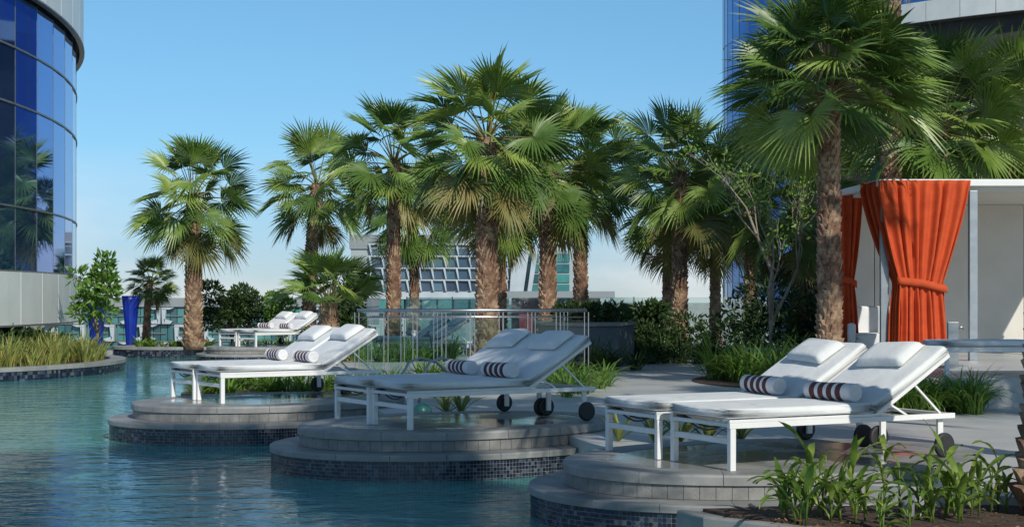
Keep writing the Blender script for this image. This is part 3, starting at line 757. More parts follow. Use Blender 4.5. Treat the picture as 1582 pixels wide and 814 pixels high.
# far planter
FP = ((-8.95, 39.9), 1.75, 1.0, 0)
root = empty('round_planter', (0, 0, 0), 0, 'low mosaic planter at the far end of the pool around the leftmost tall palm', 'planter')
b = MB(); b.prism(circ(FP, -.02), -1.149, .20); b.build('base_wall', M['stone_core'], root)
ring_stones(root, 'kerb_stone', *FP, .0, .25, .202, .28, .7, M['stone'], sub=4)
mosaic(root, *FP, -.02, -.02, .198, .06)
b = MB(); b.prism(circ(FP, -.26), .10, .25); b.build('soil', M['soil'], root)
b = strap_bed(scatter(rs, 26, -9.9, -7.8, 39.2, 39.7, .24, (.5, .9)), 50, 18, .42, .035)
tag(b.build('ground_cover', M['leaf_mid']), 'low green plants in the far planter', 'ground cover', kind='stuff')
b = strap_bed(scatter(rs, 30, -7.2, -4.2, 38.2, 39.4, .1, (.8, 1.3)), 51, 22, .5, .04)
tag(b.build('ground_cover', M['leaf_mid']), 'green plants behind the farthest loungers', 'ground cover', kind='stuff')
b = strap_bed(scatter(rs, 30, -3.6, -1.2, 29.0, 30.8, DZ, (.8, 1.2)), 52, 22, .5, .04)
tag(b.build('ground_cover', M['leaf_mid']), 'green plants below the loungers behind the railing', 'ground cover', kind='stuff')

# leafy trees
def leafy_tree(name, x, y, zb, blobs, n, size, label, cat, lm, bark, tr=.06, limbs=6, seed=1, narrow=.45):
    root = empty(name, (x, y, zb), 0, label, cat); rnd = random.Random(seed); b = MB()
    top = max(q[2] for q in blobs)
    stem = [(0, 0, -.03), (.03, .02, top*.25), (-.02, .03, top*.55), (.02, 0, top*.8)]
    b.tube(stem, [tr, tr*.8, tr*.6, tr*.3], 8)
    for q in blobs[:limbs]:
        s = Vector(stem[rnd.choice((1, 2))]); e = Vector(q[:3]); mid = (s+e)/2+Vector((rnd.uniform(-.1, .1), rnd.uniform(-.1, .1), .08))
        b.tube([s, mid, e], [tr*.5, tr*.35, tr*.12], 6)
    b.build('trunk', bark, root, True)
    leaf_cloud(n, blobs, size, seed, narrow).build('crown', lm, root); return root
rt = random.Random(9)
p = at(165, 540, 33)
leafy_tree('leafy_tree', p.x-.25, 33, .2, [(rt.uniform(-.42, .42), rt.uniform(-.3, .3), rt.uniform(.9, 2.3), .21, .21, .15) for _ in range(14)], 1000, .19,
           'broad leaved small tree with bare stems at the tower corner', 'tree', M['leaf_mid'], M['bark'], .05, 10, 3, .42)
p = at(390, 465, 46)
leafy_tree('round_tree', p.x, 42.5, .1, [(rt.uniform(-.75, .75), rt.uniform(-.4, .4), rt.uniform(.75, 1.75), .34, .34, .30) for _ in range(20)], 5200, .13,
           'dark rounded tree behind the farthest loungers', 'tree', M['leaf_dark'], M['bark_dark'], .10, 10, 4)
p = at(448, 465, 44)
leafy_tree('round_tree', p.x, 42.3, .1, [(rt.uniform(-.35, .35), rt.uniform(-.3, .3), rt.uniform(.6, 1.4), .26, .26, .24) for _ in range(10)], 1900, .12,
           'paler small tree right of the dark rounded one', 'tree', M['leaf_mid'], M['bark_dark'], .07, 8, 5)
p = at(548, 460, 38)
leafy_tree('round_tree', p.x, 37, DZ, [(rt.uniform(-.4, .4), rt.uniform(-.4, .4), rt.uniform(.5, 1.7), .32, .32, .3) for _ in range(12)], 3000, .14,
           'dark shrub behind the young bushy palm', 'shrub', M['leaf_dark'], M['bark_dark'], .06, 6, 6)
def twig_tree(x, y, zb, H, label, seed):
    root = empty('twiggy_tree', (x, y, zb), 0, label, 'tree'); rnd = random.Random(seed); b = MB(); tips = []
    def grow(p, d, L, r, lv):
        q = p + d*L*.5 + Vector((rnd.gauss(0, .03), rnd.gauss(0, .03), 0)); e = p + d*L
        b.tube([p, q, e], [r, r*.85, r*.6], 6 if lv < 2 else 4)
        if lv >= 4: tips.append((e, d)); return
        for _ in range(3 if lv < 2 else 3):
            nd = (d + Vector((rnd.gauss(0, .42), rnd.gauss(0, .42), rnd.gauss(.18, .22)))).normalized()
            grow(e if rnd.random() < .7 else q, nd, L*rnd.uniform(.55, .8), r*.55, lv+1)
            if lv > 1: tips.append((e, nd))
    grow(Vector((0, 0, -.02)), Vector((.02, 0, 1)), H*.36, .055, 0)
    b.build('trunk', M['bark'], root, True)
    lb = MB(); lb.c = []
    for (e, d) in tips:
        if rnd.random() < .45: continue
        for _ in range(8):
            pp = e+Vector((rnd.gauss(0, .09), rnd.gauss(0, .09), rnd.gauss(0, .09))); dd = Vector((rnd.gauss(0, 1), rnd.gauss(0, 1), rnd.gauss(.3, 1))).normalized()
            s = dd.cross(Vector((rnd.gauss(0, 1), rnd.gauss(0, 1), .3))).normalized(); L = rnd.uniform(.05, .10); i = len(lb.v)
            lb.v += [tuple(pp), tuple(pp+dd*L*.5+s*L*.25), tuple(pp+dd*L), tuple(pp+dd*L*.5-s*L*.25)]; g = rnd.uniform(.7, 1.7); lb.c += [(g, g, g*.8)]*4
            lb.f.append((i, i+1, i+2, i+3)); lb.m.append(0)
    lb.build('crown', M['leaf_mid'], root); return root
p = at(1190, 490, 25.5); twig_tree(p.x, 25.5, DZ, 4.7, 'slender pale trunk tree with bare twigs and thin foliage left of the big near palm', 3)
# plumeria style shrub by the hedge
p = at(975, 480, 30); 
leafy_tree('tiered_shrub', p.x, 29.6, DZ, [(rt.uniform(-.65, .65), rt.uniform(-.2, .2), rt.uniform(.75, 1.2), .17, .17, .09) for _ in range(9)], 700, .17,
           'shrub with tiered dark leaf rosettes above the back hedge', 'shrub', M['leaf_dark'], M['bark_dark'], .04, 9, 8)

# agaves between platforms
def spiky(x, y, z, s, label, seed, n=13, mt=None, name='spiky_plant'):
    rnd = random.Random(seed); root = empty(name, (x, y, z), 0, label, 'plant', 'spiky plants between the platforms')
    for k in range(n):
        b = MB(); b.c = []
        blade(b, (0, 0, -.01), 0, .42*s*rnd.uniform(.7, 1.1), .042, R(rnd.uniform(38, 85)), rnd.uniform(.1, .7), (1, 1, 1), rnd, 5)
        g = rnd.uniform(.6, 1.2); b.c = [(g*(1.0 if i % 3 == 1 else .7), g*(.75 if i % 3 == 1 else 1), g*.7) for i in range(len(b.v))]
        o = b.build('leaf', mt or M['leaf_yellow'], root); o.rotation_euler = (0, 0, k*2.4+rnd.uniform(-.3, .3))
for i, (px, Z, s, lb) in enumerate(((955, 12.9, .9, 'spiky variegated plant left of the nearest loungers, first from the left leg'),
                                   (1012, 12.8, .9, 'spiky variegated plant between the front legs of the nearest loungers'),
                                   (1052, 12.9, .8, 'spiky variegated plant under the near lounger foot end, left of its corner leg'),
                                   (1095, 12.8, .75, 'spiky variegated plant seen under the near lounger just left of its corner leg'),
                                   (1145, 12.9, .9, 'spiky variegated plant just right of the near lounger corner leg'),
                                   (712, 15.9, 1.0, 'tall yellow edged spiky plant under the middle lounger'),
                                   (690, 15.8, .7, 'small spiky plant beside the teal dome under the middle lounger'))):
    spiky((px-HX)/F*Z, Z, DZ, s, lb, 60+i)
p = at(652, 640, 15.6); b = MB(); b.lathe([(.10, DZ), (.105, DZ+.05), (.095, DZ+.09), (.07, DZ+.125), (.03, DZ+.143), (.0005, DZ+.147)], 24, Matrix.Translation((p.x, 15.6, 0)))
tag(b.build('garden_light', M['teal_dome'], None, True), 'small teal dome on the ground under the middle loungers', 'garden light')

# foreground planter
fp = [(1.02, 9.25), (1.15, 8.95), (1.6, 8.55), (2.2, 8.25), (3.4, 7.9), (6, 7.4), (6, 9.5), (3.9, 9.35), (3.0, 9.45), (2.2, 9.42), (1.5, 9.38)]
root = empty('foreground_planter', (0, 0, 0), 0, 'stone edged planter in the lower right foreground', 'planter')
b = MB(); b.prism(fp, -1.148, .225); bevelled(b.build('planter_wall', M['stone'], root), .012)
cxp, cyp = 3.2, 8.75
b = MB(); b.prism([(cxp+(x-cxp)*.93, cyp+(y-cyp)*.80) for x, y in fp], .15, .245); b.build('soil', M['soil'], root)
def canna_leaf(seed, L=.34, w=.045):
    rnd = random.Random(seed); b = MB(); e = R(rnd.uniform(58, 84)); p = Vector((0, 0, 0)); seg = 9; arch = rnd.uniform(.2, 1.7)
    for i in range(seg+1):
        t = i/seg; ww = .004 if t < .12 else w*.5*math.sin(math.pi*min(1, ((t-.12)/.88)**.75))**.8+.0015
        up = Vector((-math.sin(e), 0, math.cos(e)))
        wob = .008*math.sin(9*t+seed)
        b.v += [tuple(p+Vector((0, -ww, 0))+up*(ww*.45+wob)), tuple(p), tuple(p+Vector((0, ww, 0))+up*(ww*.45-wob))]
        p = p+Vector((math.cos(e), 0, math.sin(e)))*L/seg; e -= arch/seg*(1+1.2*t)
    for i in range(seg):
        q = 3*i; b.f += [(q, q+1, q+4, q+3), (q+1, q+2, q+5, q+4)]; b.m += [0, 0]
    return b.mesh('leaf', M['leaf_canna'], True)
CL = [canna_leaf(s) for s in range(10)]
stem_me = MB(); stem_me.tube([(0, 0, -.03), (.004, 0, .12), (0, .004, .26)], [.007, .006, .003], 6); STEM = stem_me.mesh('stem', M['leaf_canna'], True)
where = ['leafy planter plant farthest left, beside the dark shadow on the kerb', 'second leafy planter plant from the left', 'third leafy planter plant from the left',
         'fourth leafy planter plant from the left, with tall upright leaf', 'fifth leafy planter plant from the left', 'leafy planter plant just left of the small spotlight',
         'leafy planter plant just behind the small spotlight', 'leafy planter plant just right of the small spotlight', 'tall leafy planter plant in the middle of the right half',
         'fourth leafy planter plant from the right end', 'third leafy planter plant from the right end', 'second leafy planter plant from the right end', 'leafy planter plant nearest the dark palm trunk',
         'low leafy planter plant at the very front left of the spotlight', 'low leafy planter plant at the very front right of the spotlight']
cx_ = [(1212, 8.75), (1238, 8.6), (1262, 8.8), (1290, 8.65), (1318, 8.85), (1340, 8.6), (1385, 8.95), (1418, 8.7), (1440, 8.6), (1462, 8.8), (1482, 8.6), (1502, 8.85), (1545, 9.0), (1355, 8.35), (1412, 8.3)]
for i, ((px, Z), lb) in enumerate(zip(cx_, where)):
    rnd = random.Random(80+i); x = (px-HX)/F*Z
    root = empty('leafy_plant', (x, Z, .235), rnd.uniform(0, 6.28), lb, 'plant', 'leafy plants in the foreground planter')
    big = 1.0 if i < 13 else .6
    for st in range(rnd.choice((2, 3))):
        ox, oy = rnd.gauss(0, .03), rnd.gauss(0, .03); sh = rnd.uniform(.5, 1.3)*big
        o = bpy.data.objects.new('stem', STEM); link(o, root); o.location = (ox, oy, 0); o.scale = (1, 1, sh); o.rotation_euler = (R(rnd.uniform(-6, 6)), R(rnd.uniform(-6, 6)), 0)
        for k in range(rnd.choice((5, 6, 7))):
            o = bpy.data.objects.new('leaf', rnd.choice(CL)); link(o, root); o.location = (ox, oy, (.02+.045*k)*sh)
            o.rotation_euler = (0, R(rnd.uniform(-12, 14)), k*2.5+rnd.uniform(-.5, .5)); o.scale = (rnd.uniform(.5, 1.12)*big, rnd.uniform(.5, 1.0)*big, rnd.uniform(.55, 1.0)*big)
b = MB(); b.c = []; rl = random.Random(77)
for _ in range(420):
    x, y = rl.uniform(1.5, 5.0), rl.uniform(8.2, 9.2); a = rl.uniform(0, 6.28); L_ = rl.uniform(.012, .045); w_ = L_*rl.uniform(.25, .5); z_ = .249+rl.uniform(0, .006)
    u_ = Vector((math.cos(a), math.sin(a), rl.uniform(-.1, .35))); v_ = Vector((-math.sin(a), math.cos(a), rl.uniform(-.2, .2))); p0 = Vector((x, y, z_))
    b.poly([p0-u_*L_/2, p0+v_*w_/2+Vector((0, 0, .004)), p0+u_*L_/2, p0-v_*w_/2])
    g = rl.choice(((1.0, .6, .35), (.7, .45, .3), (1.5, 1.0, .5), (.4, .3, .2), (1.9, 1.5, 1.2))); b.c += [g]*4
tag(b.build('leaf_litter', M['litter']), 'dry leaf litter and chips on the foreground planter soil', 'litter', kind='stuff')
p = at(1403, 790, 8.55); root = empty('spotlight', (p.x, 8.55, .235), 0, 'small grey cylindrical spotlight among the planter leaves', 'spotlight')
b = MB(); b.lathe([(.012, -.02), (.012, .05)], 10); b.build('spike', M['dark_metal'], root)
b = MB(); b.lathe([(.02, .045), (.034, .05), (.036, .06), (.036, .135), (.033, .14), (.030, .128), (.0005, .126)], 20); b.build('housing', M['wheel_disc'], root, True)

# ------------------------------------------------------------------ railings
def railing(pts, ztop, zbot, label, npost, double=True, glass=True):
    root = empty('railing', (0, 0, 0), 0, label, 'railing'); P = [Vector((x, y, 0)) for x, y in pts]
    b = MB(); b.tube([(p.x, p.y, ztop) for p in P], .026, 12); b.build('top_rail', M['steel'], root, True)
    b = MB(); b.tube([(p.x, p.y, ztop-.10) for p in P], .010, 8); b.build('lower_rail', M['steel'], root, True)
    L = (P[-1]-P[0]); d = L.normalized(); last = None
    for i in range(npost+1):
        q = P[0]+L*i/npost
        b = MB()
        for s in ((-.03, .03) if double else (0,)): b.bar((q.x+d.x*s, q.y+d.y*s, zbot), (q.x+d.x*s, q.y+d.y*s, ztop-.027), .05, .012)
        b.box(q.x-.06, q.x+.06, q.y-.05, q.y+.05, zbot-.001, zbot+.015)
        b.build('post', M['alu'], root)
        if last is not None and glass:
            a = last+d*.05; c = q-d*.05; n = Vector((-d.y, d.x, 0))*.006
            b = MB(); b.prism([(a.x-n.x, a.y-n.y), (c.x-n.x, c.y-n.y), (c.x+n.x, c.y+n.y), (a.x+n.x, a.y+n.y)], zbot+.08, ztop-.14); b.build('pane', M['glass'], root)
        last = q
    return root
railing([(-2.25, 21.6), (1.10, 22.0)], 1.365, DZ, 'steel and glass railing nearer the middle loungers', 8)
railing([(-2.35, 24.6), (.9, 24.9)], 1.345, DZ, 'steel and glass railing farther back, beyond the nearer one', 6)
for k, (px, lb) in enumerate(((640, 'curved steel pool handrail, left of the two beside the middle loungers'), (672, 'curved steel pool handrail, right of the two beside the middle loungers'))):
    x = (px-HX)/F*17.5; b = MB()
    b.tube([(x-.20, 17.2, DZ-.3), (x-.14, 17.25, .62), (x-.05, 17.35, .80), (x+.08, 17.5, .84), (x+.25, 17.7, .78), (x+.36, 17.85, .66), (x+.38, 17.9, .40), (x+.38, 17.9, DZ)], .016, 10)
    tag(b.build('pool_handrail', M['steel'], None, True), lb, 'handrail', 'pool handrails')
# far glass balustrade at podium edge
root = empty('glass_balustrade', (0, 0, 0), 0, 'frosted glass balustrade at the far edge behind the back hedge', 'balustrade')
for i in range(8):
    x = -3.0+i*1.3
    b = MB(); b.box(x+.01, x+1.27, 42.6, 42.63, DZ+.02, 1.58); b.build('pane', M['frit'], root)
    b = MB(); b.box(x-.025, x+.005, 42.58, 42.66, DZ, 1.60); b.build('post', M['alu'], root)
# grey raised planter wall
root = empty('raised_planter', (0, 0, 0), 0, 'grey blue raised planter wall behind the railing end', 'planter')
b = MB(); b.prism([(1.35, 26.2), (1.9, 26.6), (2.3, 28.0), (2.2, 29.0), (.5, 29.0), (.6, 27.2)], DZ, 1.05); bevelled(b.build('planter_wall', M['plaster'], root), .02)
b = MB(); b.prism([(1.32, 26.14), (1.95, 26.55), (2.36, 28.0), (2.26, 29.06), (.45, 29.06), (.55, 27.15)], 1.052, 1.10); b.build('planter_cap', M['stone'], root)
b = leaf_cloud(1500, [(1.0+.25*i, 28.1+.2*(i % 2), 1.24, .22, .25, .2) for i in range(5)], .12, 55); tag(b.build('shrubbery', M['leaf_dark']), 'dark shrub growing out of the grey raised planter', 'shrub', kind='stuff')

# ------------------------------------------------------------------ cabana
CZ = .63; CF = 21.8; TOP = 3.28
b = MB(); b.prism([(3.9, 17.6), (4.3, 17.05), (5.0, 17.0), (14, 17.0), (14, 27.5), (4.2, 27.5)], DZ-.05, CZ); b0 = b.build('cabana_plinth', M['paving']); bevelled(b0, .015)
tag(b0, kind='structure')
root = empty('cabana', (0, 0, 0), 0, 'white flat roofed cabana with orange curtains', 'cabana')
A_, B_, C_, D_ = (5.42, CF), (9.6, CF), (9.4, 25.2), (4.92, 25.2)
b = MB(); b.prism([(5.36, CF-.06), (9.7, CF-.06), (9.5, 25.3), (5.18, 25.3)], TOP-.10, TOP); bevelled(b.build('roof', M['cab_white'], root), .01)
b = MB(); b.prism([(5.44, CF+.05), (9.6, CF+.05), (9.42, 25.18), (5.28, 25.18)], TOP-.16, TOP-.101); b.build('ceiling', M['cab_panel'], root)
for (x, y) in ((5.47, CF+.08), (6.76, CF+.04), (9.5, CF+.06), (5.32, 25.04)):
    b = MB(); b.box(x-.06, x+.06, y-.045, y+.045, CZ, TOP-.161); bevelled(b.build('post', M['alu'], root), .006)
for k in range(5):
    x0 = 5.28+.84*k; b = MB(); b.box(x0, x0+.825, 25.10, 25.16, CZ+.02, TOP-.165); b.build('back_panel', M['cab_panel'], root)
def curtain(path_top, path_tie, path_bot, ztop, ztie, zbot, folds, amp, seed, tieback=True):
    rnd = random.Random(seed); b = MB(); nu, nv = folds*8, 44
    ph = [rnd.uniform(-.35, .35) for _ in range(folds+2)]
    def lerp_path(P, u):
        s = u*(len(P)-1); i = min(int(s), len(P)-2); f = s-i; return Vector(P[i]).lerp(Vector(P[i+1]), f)
    for j in range(nv+1):
        t = j/nv; z = ztop+(zbot-ztop)*t; tt = (ztop-ztie)/(ztop-zbot)
        for i in range(nu+1):
            u = i/nu
            if t < tt:
                f = t/tt; k = f**1.35; p = lerp_path(path_top, u).lerp(lerp_path(path_tie, u), k)
            else:
                f = (t-tt)/(1-tt); k = f**.75; p = lerp_path(path_tie, u).lerp(lerp_path(path_bot, u), k)
            w = u*folds*2*math.pi+ph[int(u*folds)]*1.3+.5*math.sin(3*t+u*7)
            am = amp*(1.0-.55*math.exp(-((t-tt)/.10)**2))*(.55 if t < .03 else 1)*(.7+.5*math.sin(u*17+seed)**2)
            nrm = Vector((0, -1, 0)) if len(path_top) < 3 or u > .4 else Vector((-.8, -.6, 0))
            q = Vector((p[0], p[1], 0))+nrm*am*math.sin(w)+Vector((1, 0, 0))*am*.5*math.sin(w*.5+1)
            b.v.append((q.x, q.y, z+(.012*math.sin(w) if j == nv else 0)))
    for j in range(nv):
        for i in range(nu):
            q = j*(nu+1)+i; b.f.append((q, q+1, q+nu+2, q+nu+1)); b.m.append(0)
    o = b.build('curtain', M['orange'], root, True); s = o.modifiers.new('thick', 'SOLIDIFY'); s.thickness = .006
    return o
yF = CF-.10
c1 = curtain([(5.25, CF+.65), (5.38, yF), (6.70, yF)], [(5.60, yF+.16), (5.66, yF-.04), (6.29, yF-.02)], [(5.56, yF+.15), (5.64, yF-.05), (6.38, yF)], TOP-.02, 1.76, CZ+.03, 15, .050, 3)
c2 = curtain([(5.08, 23.9), (5.16, 23.45), (5.50, 23.40)], [(5.18, 23.8), (5.22, 23.47), (5.38, 23.44)], [(5.14, 23.8), (5.20, 23.45), (5.46, 23.42)], TOP-.12, 1.80, CZ+.03, 6, .035, 8)
for (cc, x0, x1, y, z, s) in ((c1, 5.60, 6.33, yF-.06, 1.74, 1), (c2, 5.18, 5.42, 23.38, 1.80, .7)):
    b = MB(); n = 14
    for i in range(n+1):
        t = i/n; x = x0+(x1-x0)*t; yy = y-.035*math.sin(math.pi*t)**.5; zz = z+.10*s*(1-2*t)*(.4 if t < .5 else .9)+.02
        b.v += [(x, yy, zz-.055), (x, yy-.006, zz), (x, yy, zz+.055)]
    for i in range(n):
        q = 3*i; b.f += [(q, q+3, q+4, q+1), (q+1, q+4, q+5, q+2)]; b.m += [0, 0]
    o = b.build('tieback', M['orange'], cc, True); s_ = o.modifiers.new('thick', 'SOLIDIFY'); s_.thickness = .008
# furniture in cabana
root = empty('lounge_chair', (5.75, 23.6, CZ), R(0), 'pale upholstered lounge chair in the shade of the cabana', 'chair')
bevelled(cushion(-.4, .4, -.4, .4, .12, .36, seed=4).build('seat', M['canvas'], root, True), .01)
cushion(-.42, .42, .30, .46, .34, .78, seed=5).build('backrest', M['canvas'], root, True)
for x in (-.35, .31):
    for y in (-.35, .31):
        b = MB(); b.box(x, x+.04, y, y+.04, 0, .125); b.build('leg', M['dark_metal'], root)
for x in (-.47, .385): cushion(x, x+.09, -.38, .40, .2, .52, seed=6).build('armrest', M['canvas'], root, True)
p = at(1472, 560, 19.5)
root = empty('parasol_base_post', (p.x, 19.5, CZ), 0, 'slim blue grey metal stand left of the cabana lounger', 'stand')
b = MB(); b.box(-.15, .15, -.15, .15, 0, .03); b.build('foot', M['alu'], root)
b = MB(); b.box(-.07, .07, -.03, .03, .031, .60); bevelled(b.build('upright', M['alu'], root), .005)
b = MB(); b.tube([(.06, 0, .5), (.12, 0, .54), (.14, 0, .50)], .012, 8); b.build('handle', M['steel'], root, True)

# ------------------------------------------------------------------ towers
def tower(name, c, r, th0, th1, dth, bands, label, core_r, core_z0, zc_top, gm='tglass', mw=.014):
    root = empty(name, (c[0], c[1], 0), 0, label, 'building'); n = int(round((th1-th0)/dth))
    pt = lambda th, rr: (rr*math.cos(th), rr*math.sin(th))
    for (z0, z1, kind, off) in bands:
        nm = {'glass': 'pane', 'span': 'spandrel_panel'}[kind]; mt = {'glass': M[gm], 'span': M['spandrel']}[kind]
        for i in range(n):
            a0, a1 = th0+i*dth+.0006, th0+(i+1)*dth-.0006; b = MB()
            ax = [a0, a1] if kind == 'glass' else [a0, (a0+a1)/2, a1]
            b.prism([pt(a, r+off) for a in ax]+[pt(a, r+off-.08) for a in ax[::-1]], z0+.02, z1-.02); b.build(nm, mt, root)
        b = MB(); aa = [th0+(th1-th0)*i/(n*2) for i in range(n*2+1)]
        b.prism([pt(a, r+off+.022) for a in aa]+[pt(a, r+off-.10) for a in aa[::-1]], z0-.018, z0+.019); b.build('transom', M['mullion'], root)
        if kind == 'glass':
            for i in range(n+1):
                a = th0+i*dth; q = pt(a, r+off-.02); w = mw; X = Matrix.Translation((q[0], q[1], 0)) @ Matrix.Rotation(a, 4, 'Z')
                b = MB(); b.box(-.05, .02+mw*.3, -w, w, z0+.0205, z1-.036, X); b.build('mullion', M['mullion'], root)
    b = MB(); aa = [th0+(th1-th0)*i/(n*2) for i in range(n*2+1)]
    b.prism([pt(a, r-.12) for a in aa]+[pt(a, core_r*.5) for a in aa[::-1]], bands[0][0]-.03, zc_top); b.build('core', M['soffit'], root)
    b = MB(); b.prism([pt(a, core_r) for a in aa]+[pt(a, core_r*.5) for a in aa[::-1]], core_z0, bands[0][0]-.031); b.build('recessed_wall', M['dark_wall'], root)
    return root
TC = (-35.5, 31.6)
lt = tower('glass_tower', TC, 25.2, R(-40), R(40), R(3.2), [(.98, 2.11, 'span', .12), (2.11, 3.45, 'glass', 0), (3.45, 5.57, 'glass', 0), (5.57, 6.74, 'glass', 0), (6.74, 7.9, 'glass', 0), (7.9, 9.75, 'span', .18), (9.75, 12, 'glass', 0), (12, 14.5, 'glass', 0), (14.5, 17, 'glass', 0)],
      'curved blue glass tower with white panel band at the left edge', 21.5, .15, 17)
for i, th in enumerate((-14, -6, 2, 9, 16)):
    x, y = TC[0]+23.6*math.cos(R(th)), TC[1]+23.6*math.sin(R(th))
    b = MB(); X = Matrix.Translation((x-TC[0], y-TC[1], 0)); b.lathe([(.20, .12), (.24, .4), (.32, .94)], 16, X); b.build('column', M['blue'], lt, True)
def fluted(px, Z, zb, zt, r0, r1, label):
    b = MB(); n = 48; x = (px-HX)/F*Z; k = 12; base = 0
    for i in range(k+1):
        t = i/k; r = r0+(r1-r0)*t**1.4
        for j in range(n):
            a = 2*math.pi*j/n; rr = r*(1+.05*math.cos(a*12)); b.v.append((x+rr*math.cos(a), Z+rr*math.sin(a), zb+(zt-zb)*t))
    for i in range(k):
        for j in range(n): b.f.append((i*n+j, i*n+(j+1) % n, (i+1)*n+(j+1) % n, (i+1)*n+j)); b.m.append(0)
    b.f.append(tuple(range(n))[::-1]); b.f.append(tuple(k*n+j for j in range(n))); b.m += [0, 0]
    tag(b.build('fluted_column', M['blue'], None, True), label, 'column', 'blue tapered columns')
fluted(202, 40.6, .1, 1.62, .12, .24, 'cobalt blue tapered fluted column beside the small distant palm')
fluted(149, 42.4, .1, 1.60, .16, .30, 'cobalt blue tapered column half hidden by the broad leaved tree')

tower('far_glass_tower', (33.4, 136), 14, R(150), R(290), R(6), [(-20, -8, 'glass', 0), (-8, -3, 'glass', 0), (-3, 3, 'glass', 0), (3, 9, 'glass', 0), (9, 16, 'glass', 0), (16, 24.5, 'glass', 0), (24.5, 31, 'glass', 0)],
      'distant dark blue glass tower rising behind the big near palm', 13, -37, 31, gm='tglass_far', mw=.06)
tower('white_banded_tower', (54.9, 130.3), 40, R(211), R(289), R(3.4), [(20.2, 21.6, 'span', .4), (21.6, 25, 'glass', 0)],
      'building with white panel band in the top right corner', 39.5, -37, 25, gm='tglass_far', mw=.06)

# ------------------------------------------------------------------ far buildings
def far_fin_building():
    Z = 400; u = Z/F
    root = empty('office_block', (0, Z, 0), 0, 'distant block with grid of white triangular window frames behind the central palms', 'building')
    X = lambda px: (px-HX)*u
    Y = lambda py: CAMZ-(py-HY)*u
    b = MB(); b.box(X(540), X(800), 3, 40, -37.9, Y(384)); b.build('wall', M['bldg'], root)
    b = MB(); b.box(X(538), X(800), 2.5, 40, Y(384)+.01, Y(362)); b.build('roof', M['bldg_roof'], root)
    cw, ch = 19.3, 18.5
    fin = None
    for r in range(4):
        for k in range(12):
            x0, x1 = X(568+k*cw), X(568+(k+1)*cw); z1, z0 = Y(376+r*ch), Y(376+(r+1)*ch)
            if r == 0 and k < 0: continue
            b = MB(); b.box(x0+.35, x1-.15, 2.6, 2.95, z0+.25, z1-.15); b.build('window', M['blueglass'], root)
            b = MB(); w = x1-x0; h = z1-z0
            for tri in ([(x0, z1), (x0+.18*w, z1), (x0+.30*w, z0+.1), (x0+.22*w, z0+.1)], [(x0+.18*w, z1), (x1, z1), (x1, z1-.12*h), (x0+.22*w, z1-.10*h)]):
                n = len(b.v); b.v += [(p[0], 1.6, p[1]) for p in tri]+[(p[0], 2.99, p[1]) for p in tri]
                b.f += [(n, n+1, n+2, n+3), (n+4, n+7, n+6, n+5), (n, n+4, n+5, n+1), (n+1, n+5, n+6, n+2), (n+2, n+6, n+7, n+3), (n+3, n+7, n+4, n)]; b.m += [0]*6
            b.build('window_frame', M['fin'], root)
    b = MB(); b.box(X(566), X(798), 1.0, 2.98, Y(462), Y(452)); b.build('band', M['fin'], root)
    for k in range(12):
        x0, x1 = X(500+k*25), X(500+(k+1)*25); b = MB(); b.box(x0+.3, x1-.3, 1.2, 2.98, Y(484), Y(463)); b.build('window', M['tealglass'], root)
        b = MB(); b.prism([(0, 0), (0, 0), (0, 0)], 0, 0) if False else None
    b = MB(); z0, z1 = Y(470), Y(384)
    for xs in ([(X(786), z0), (X(806), z0), (X(818), z1), (X(792), z1)], [(X(812), z0), (X(818), z0), (X(832), z1), (X(824), z1)]):
        n = len(b.v); b.v += [(p[0], .2, p[1]) for p in xs]+[(p[0], 3.2, p[1]) for p in xs]
        b.f += [(n, n+1, n+2, n+3), (n+4, n+7, n+6, n+5), (n, n+4, n+5, n+1), (n+1, n+5, n+6, n+2), (n+2, n+6, n+7, n+3), (n+3, n+7, n+4, n)]; b.m += [0]*6
    b.build('pylon', M['fin'], root)
    b = MB(); b.box(X(800)+.01, X(890), 6, 40, -37.9, Y(386)); b.build('wing', M['bldg'], root)
    for r in range(5):
        for k in range(3):
            b = MB(); b.box(X(812+k*24), X(812+k*24+21), 5.6, 5.99, Y(404+r*16), Y(391+r*16)); b.build('window', M['tealglass'], root)
far_fin_building()
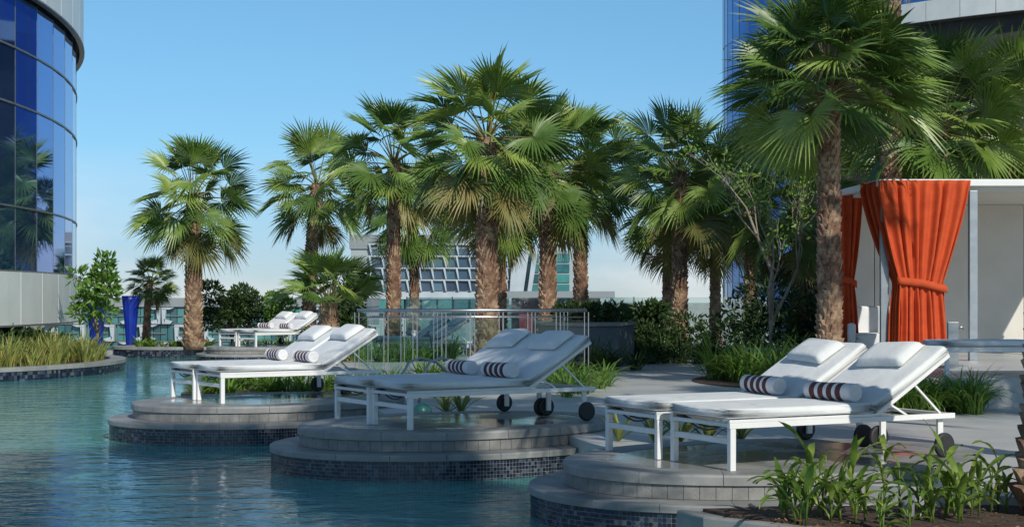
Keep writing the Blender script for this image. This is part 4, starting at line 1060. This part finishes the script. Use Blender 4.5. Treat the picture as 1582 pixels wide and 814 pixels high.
def far_teal_building():
    Z = 240; u = Z/F
    root = empty('hotel_block', (0, Z, 0), 0, 'low distant teal glass block with angular white frames, left background', 'building')
    X = lambda px: (px-HX)*u
    Y = lambda py: CAMZ-(py-HY)*u
    b = MB(); b.box(X(60), X(560), 3, 30, -37.9, Y(474)); b.build('wall', M['bldg'], root)
    b = MB(); b.box(X(58), X(562), 2.0, 30, Y(474)+.01, Y(460)); b.build('roof', M['bldg_roof'], root)
    rnd = random.Random(2); cw, ch = 46, 27
    for r in range(4):
        for k in range(11):
            off = 0 if r % 2 == 0 else 20
            px0 = 62+k*cw+off; x0, x1 = X(px0), X(px0+cw-1.5); z1, z0 = Y(475+r*ch), Y(475+(r+1)*ch-1.5); w, h = x1-x0, z1-z0
            for s in range(4):
                b = MB(); b.box(x0+w*(s/4)+.06, x0+w*((s+1)/4)-.06, 2.5, 2.98, z0+.12, z1-.1); b.build('pane', M['tealglass'], root)
            b = MB(); b.box(x0, x1, 2.3, 2.99, z0-.12, z0+.10); b.box(x0+.1*w, x1-.3*w, 2.2, 2.49, z0+.45*h, z0+.52*h); b.build('sill', M['mullion'], root)
            b = MB(); fl_ = rnd.random() < .5
            f = (lambda q: x0+q*w) if fl_ else (lambda q: x1-q*w)
            for xs in ([(f(.55), z1), (f(1.0), z1), (f(1.0), z1-.12*h), (f(.72), z1-.12*h)], [(f(.84), z1-.1*h), (f(1.0), z1-.1*h), (f(.98), z0), (f(.90), z0)], [(f(.62), z0+.15*h), (f(.92), z0+.3*h), (f(.9), z0), (f(.7), z0)]):
                n = len(b.v); b.v += [(p[0], 1.5, p[1]) for p in xs]+[(p[0], 2.48, p[1]) for p in xs]
                b.f += [(n, n+1, n+2, n+3), (n+4, n+7, n+6, n+5), (n, n+4, n+5, n+1), (n+1, n+5, n+6, n+2), (n+2, n+6, n+7, n+3), (n+3, n+7, n+4, n)]; b.m += [0]*6
            b.build('window_frame', M['fin'], root)
far_teal_building()
root = empty('pavilion', (0, 62, 0), 0, 'low dark pavilion with red wall behind the grey raised planter', 'building')
X = lambda px: (px-HX)/F*62
b = MB(); b.box(X(770), X(946), -1.5, 3, 1.53+.05, 1.53+.32); b.build('roof', M['bldg_roof'], root)
b = MB(); b.box(X(802), X(826), -.6, 1, -2, 1.57); b.box(X(908), X(922), -.6, 1, -2, 1.57); b.build('red_wall', M['red'], root)
b = MB(); b.box(X(790), X(930), 1.2, 2.6, -2, 1.57); b.build('wall', M['dark_wall'], root)
for px in (776, 832, 870, 940):
    b = MB(); b.box(X(px), X(px+4), -1.3, -1.2, -2, 1.57); b.build('column', M['fin'], root)
b = MB(); b.box(X(760), X(960), -2, 4, -38, -2.01); b.build('base', M['bldg'], root)
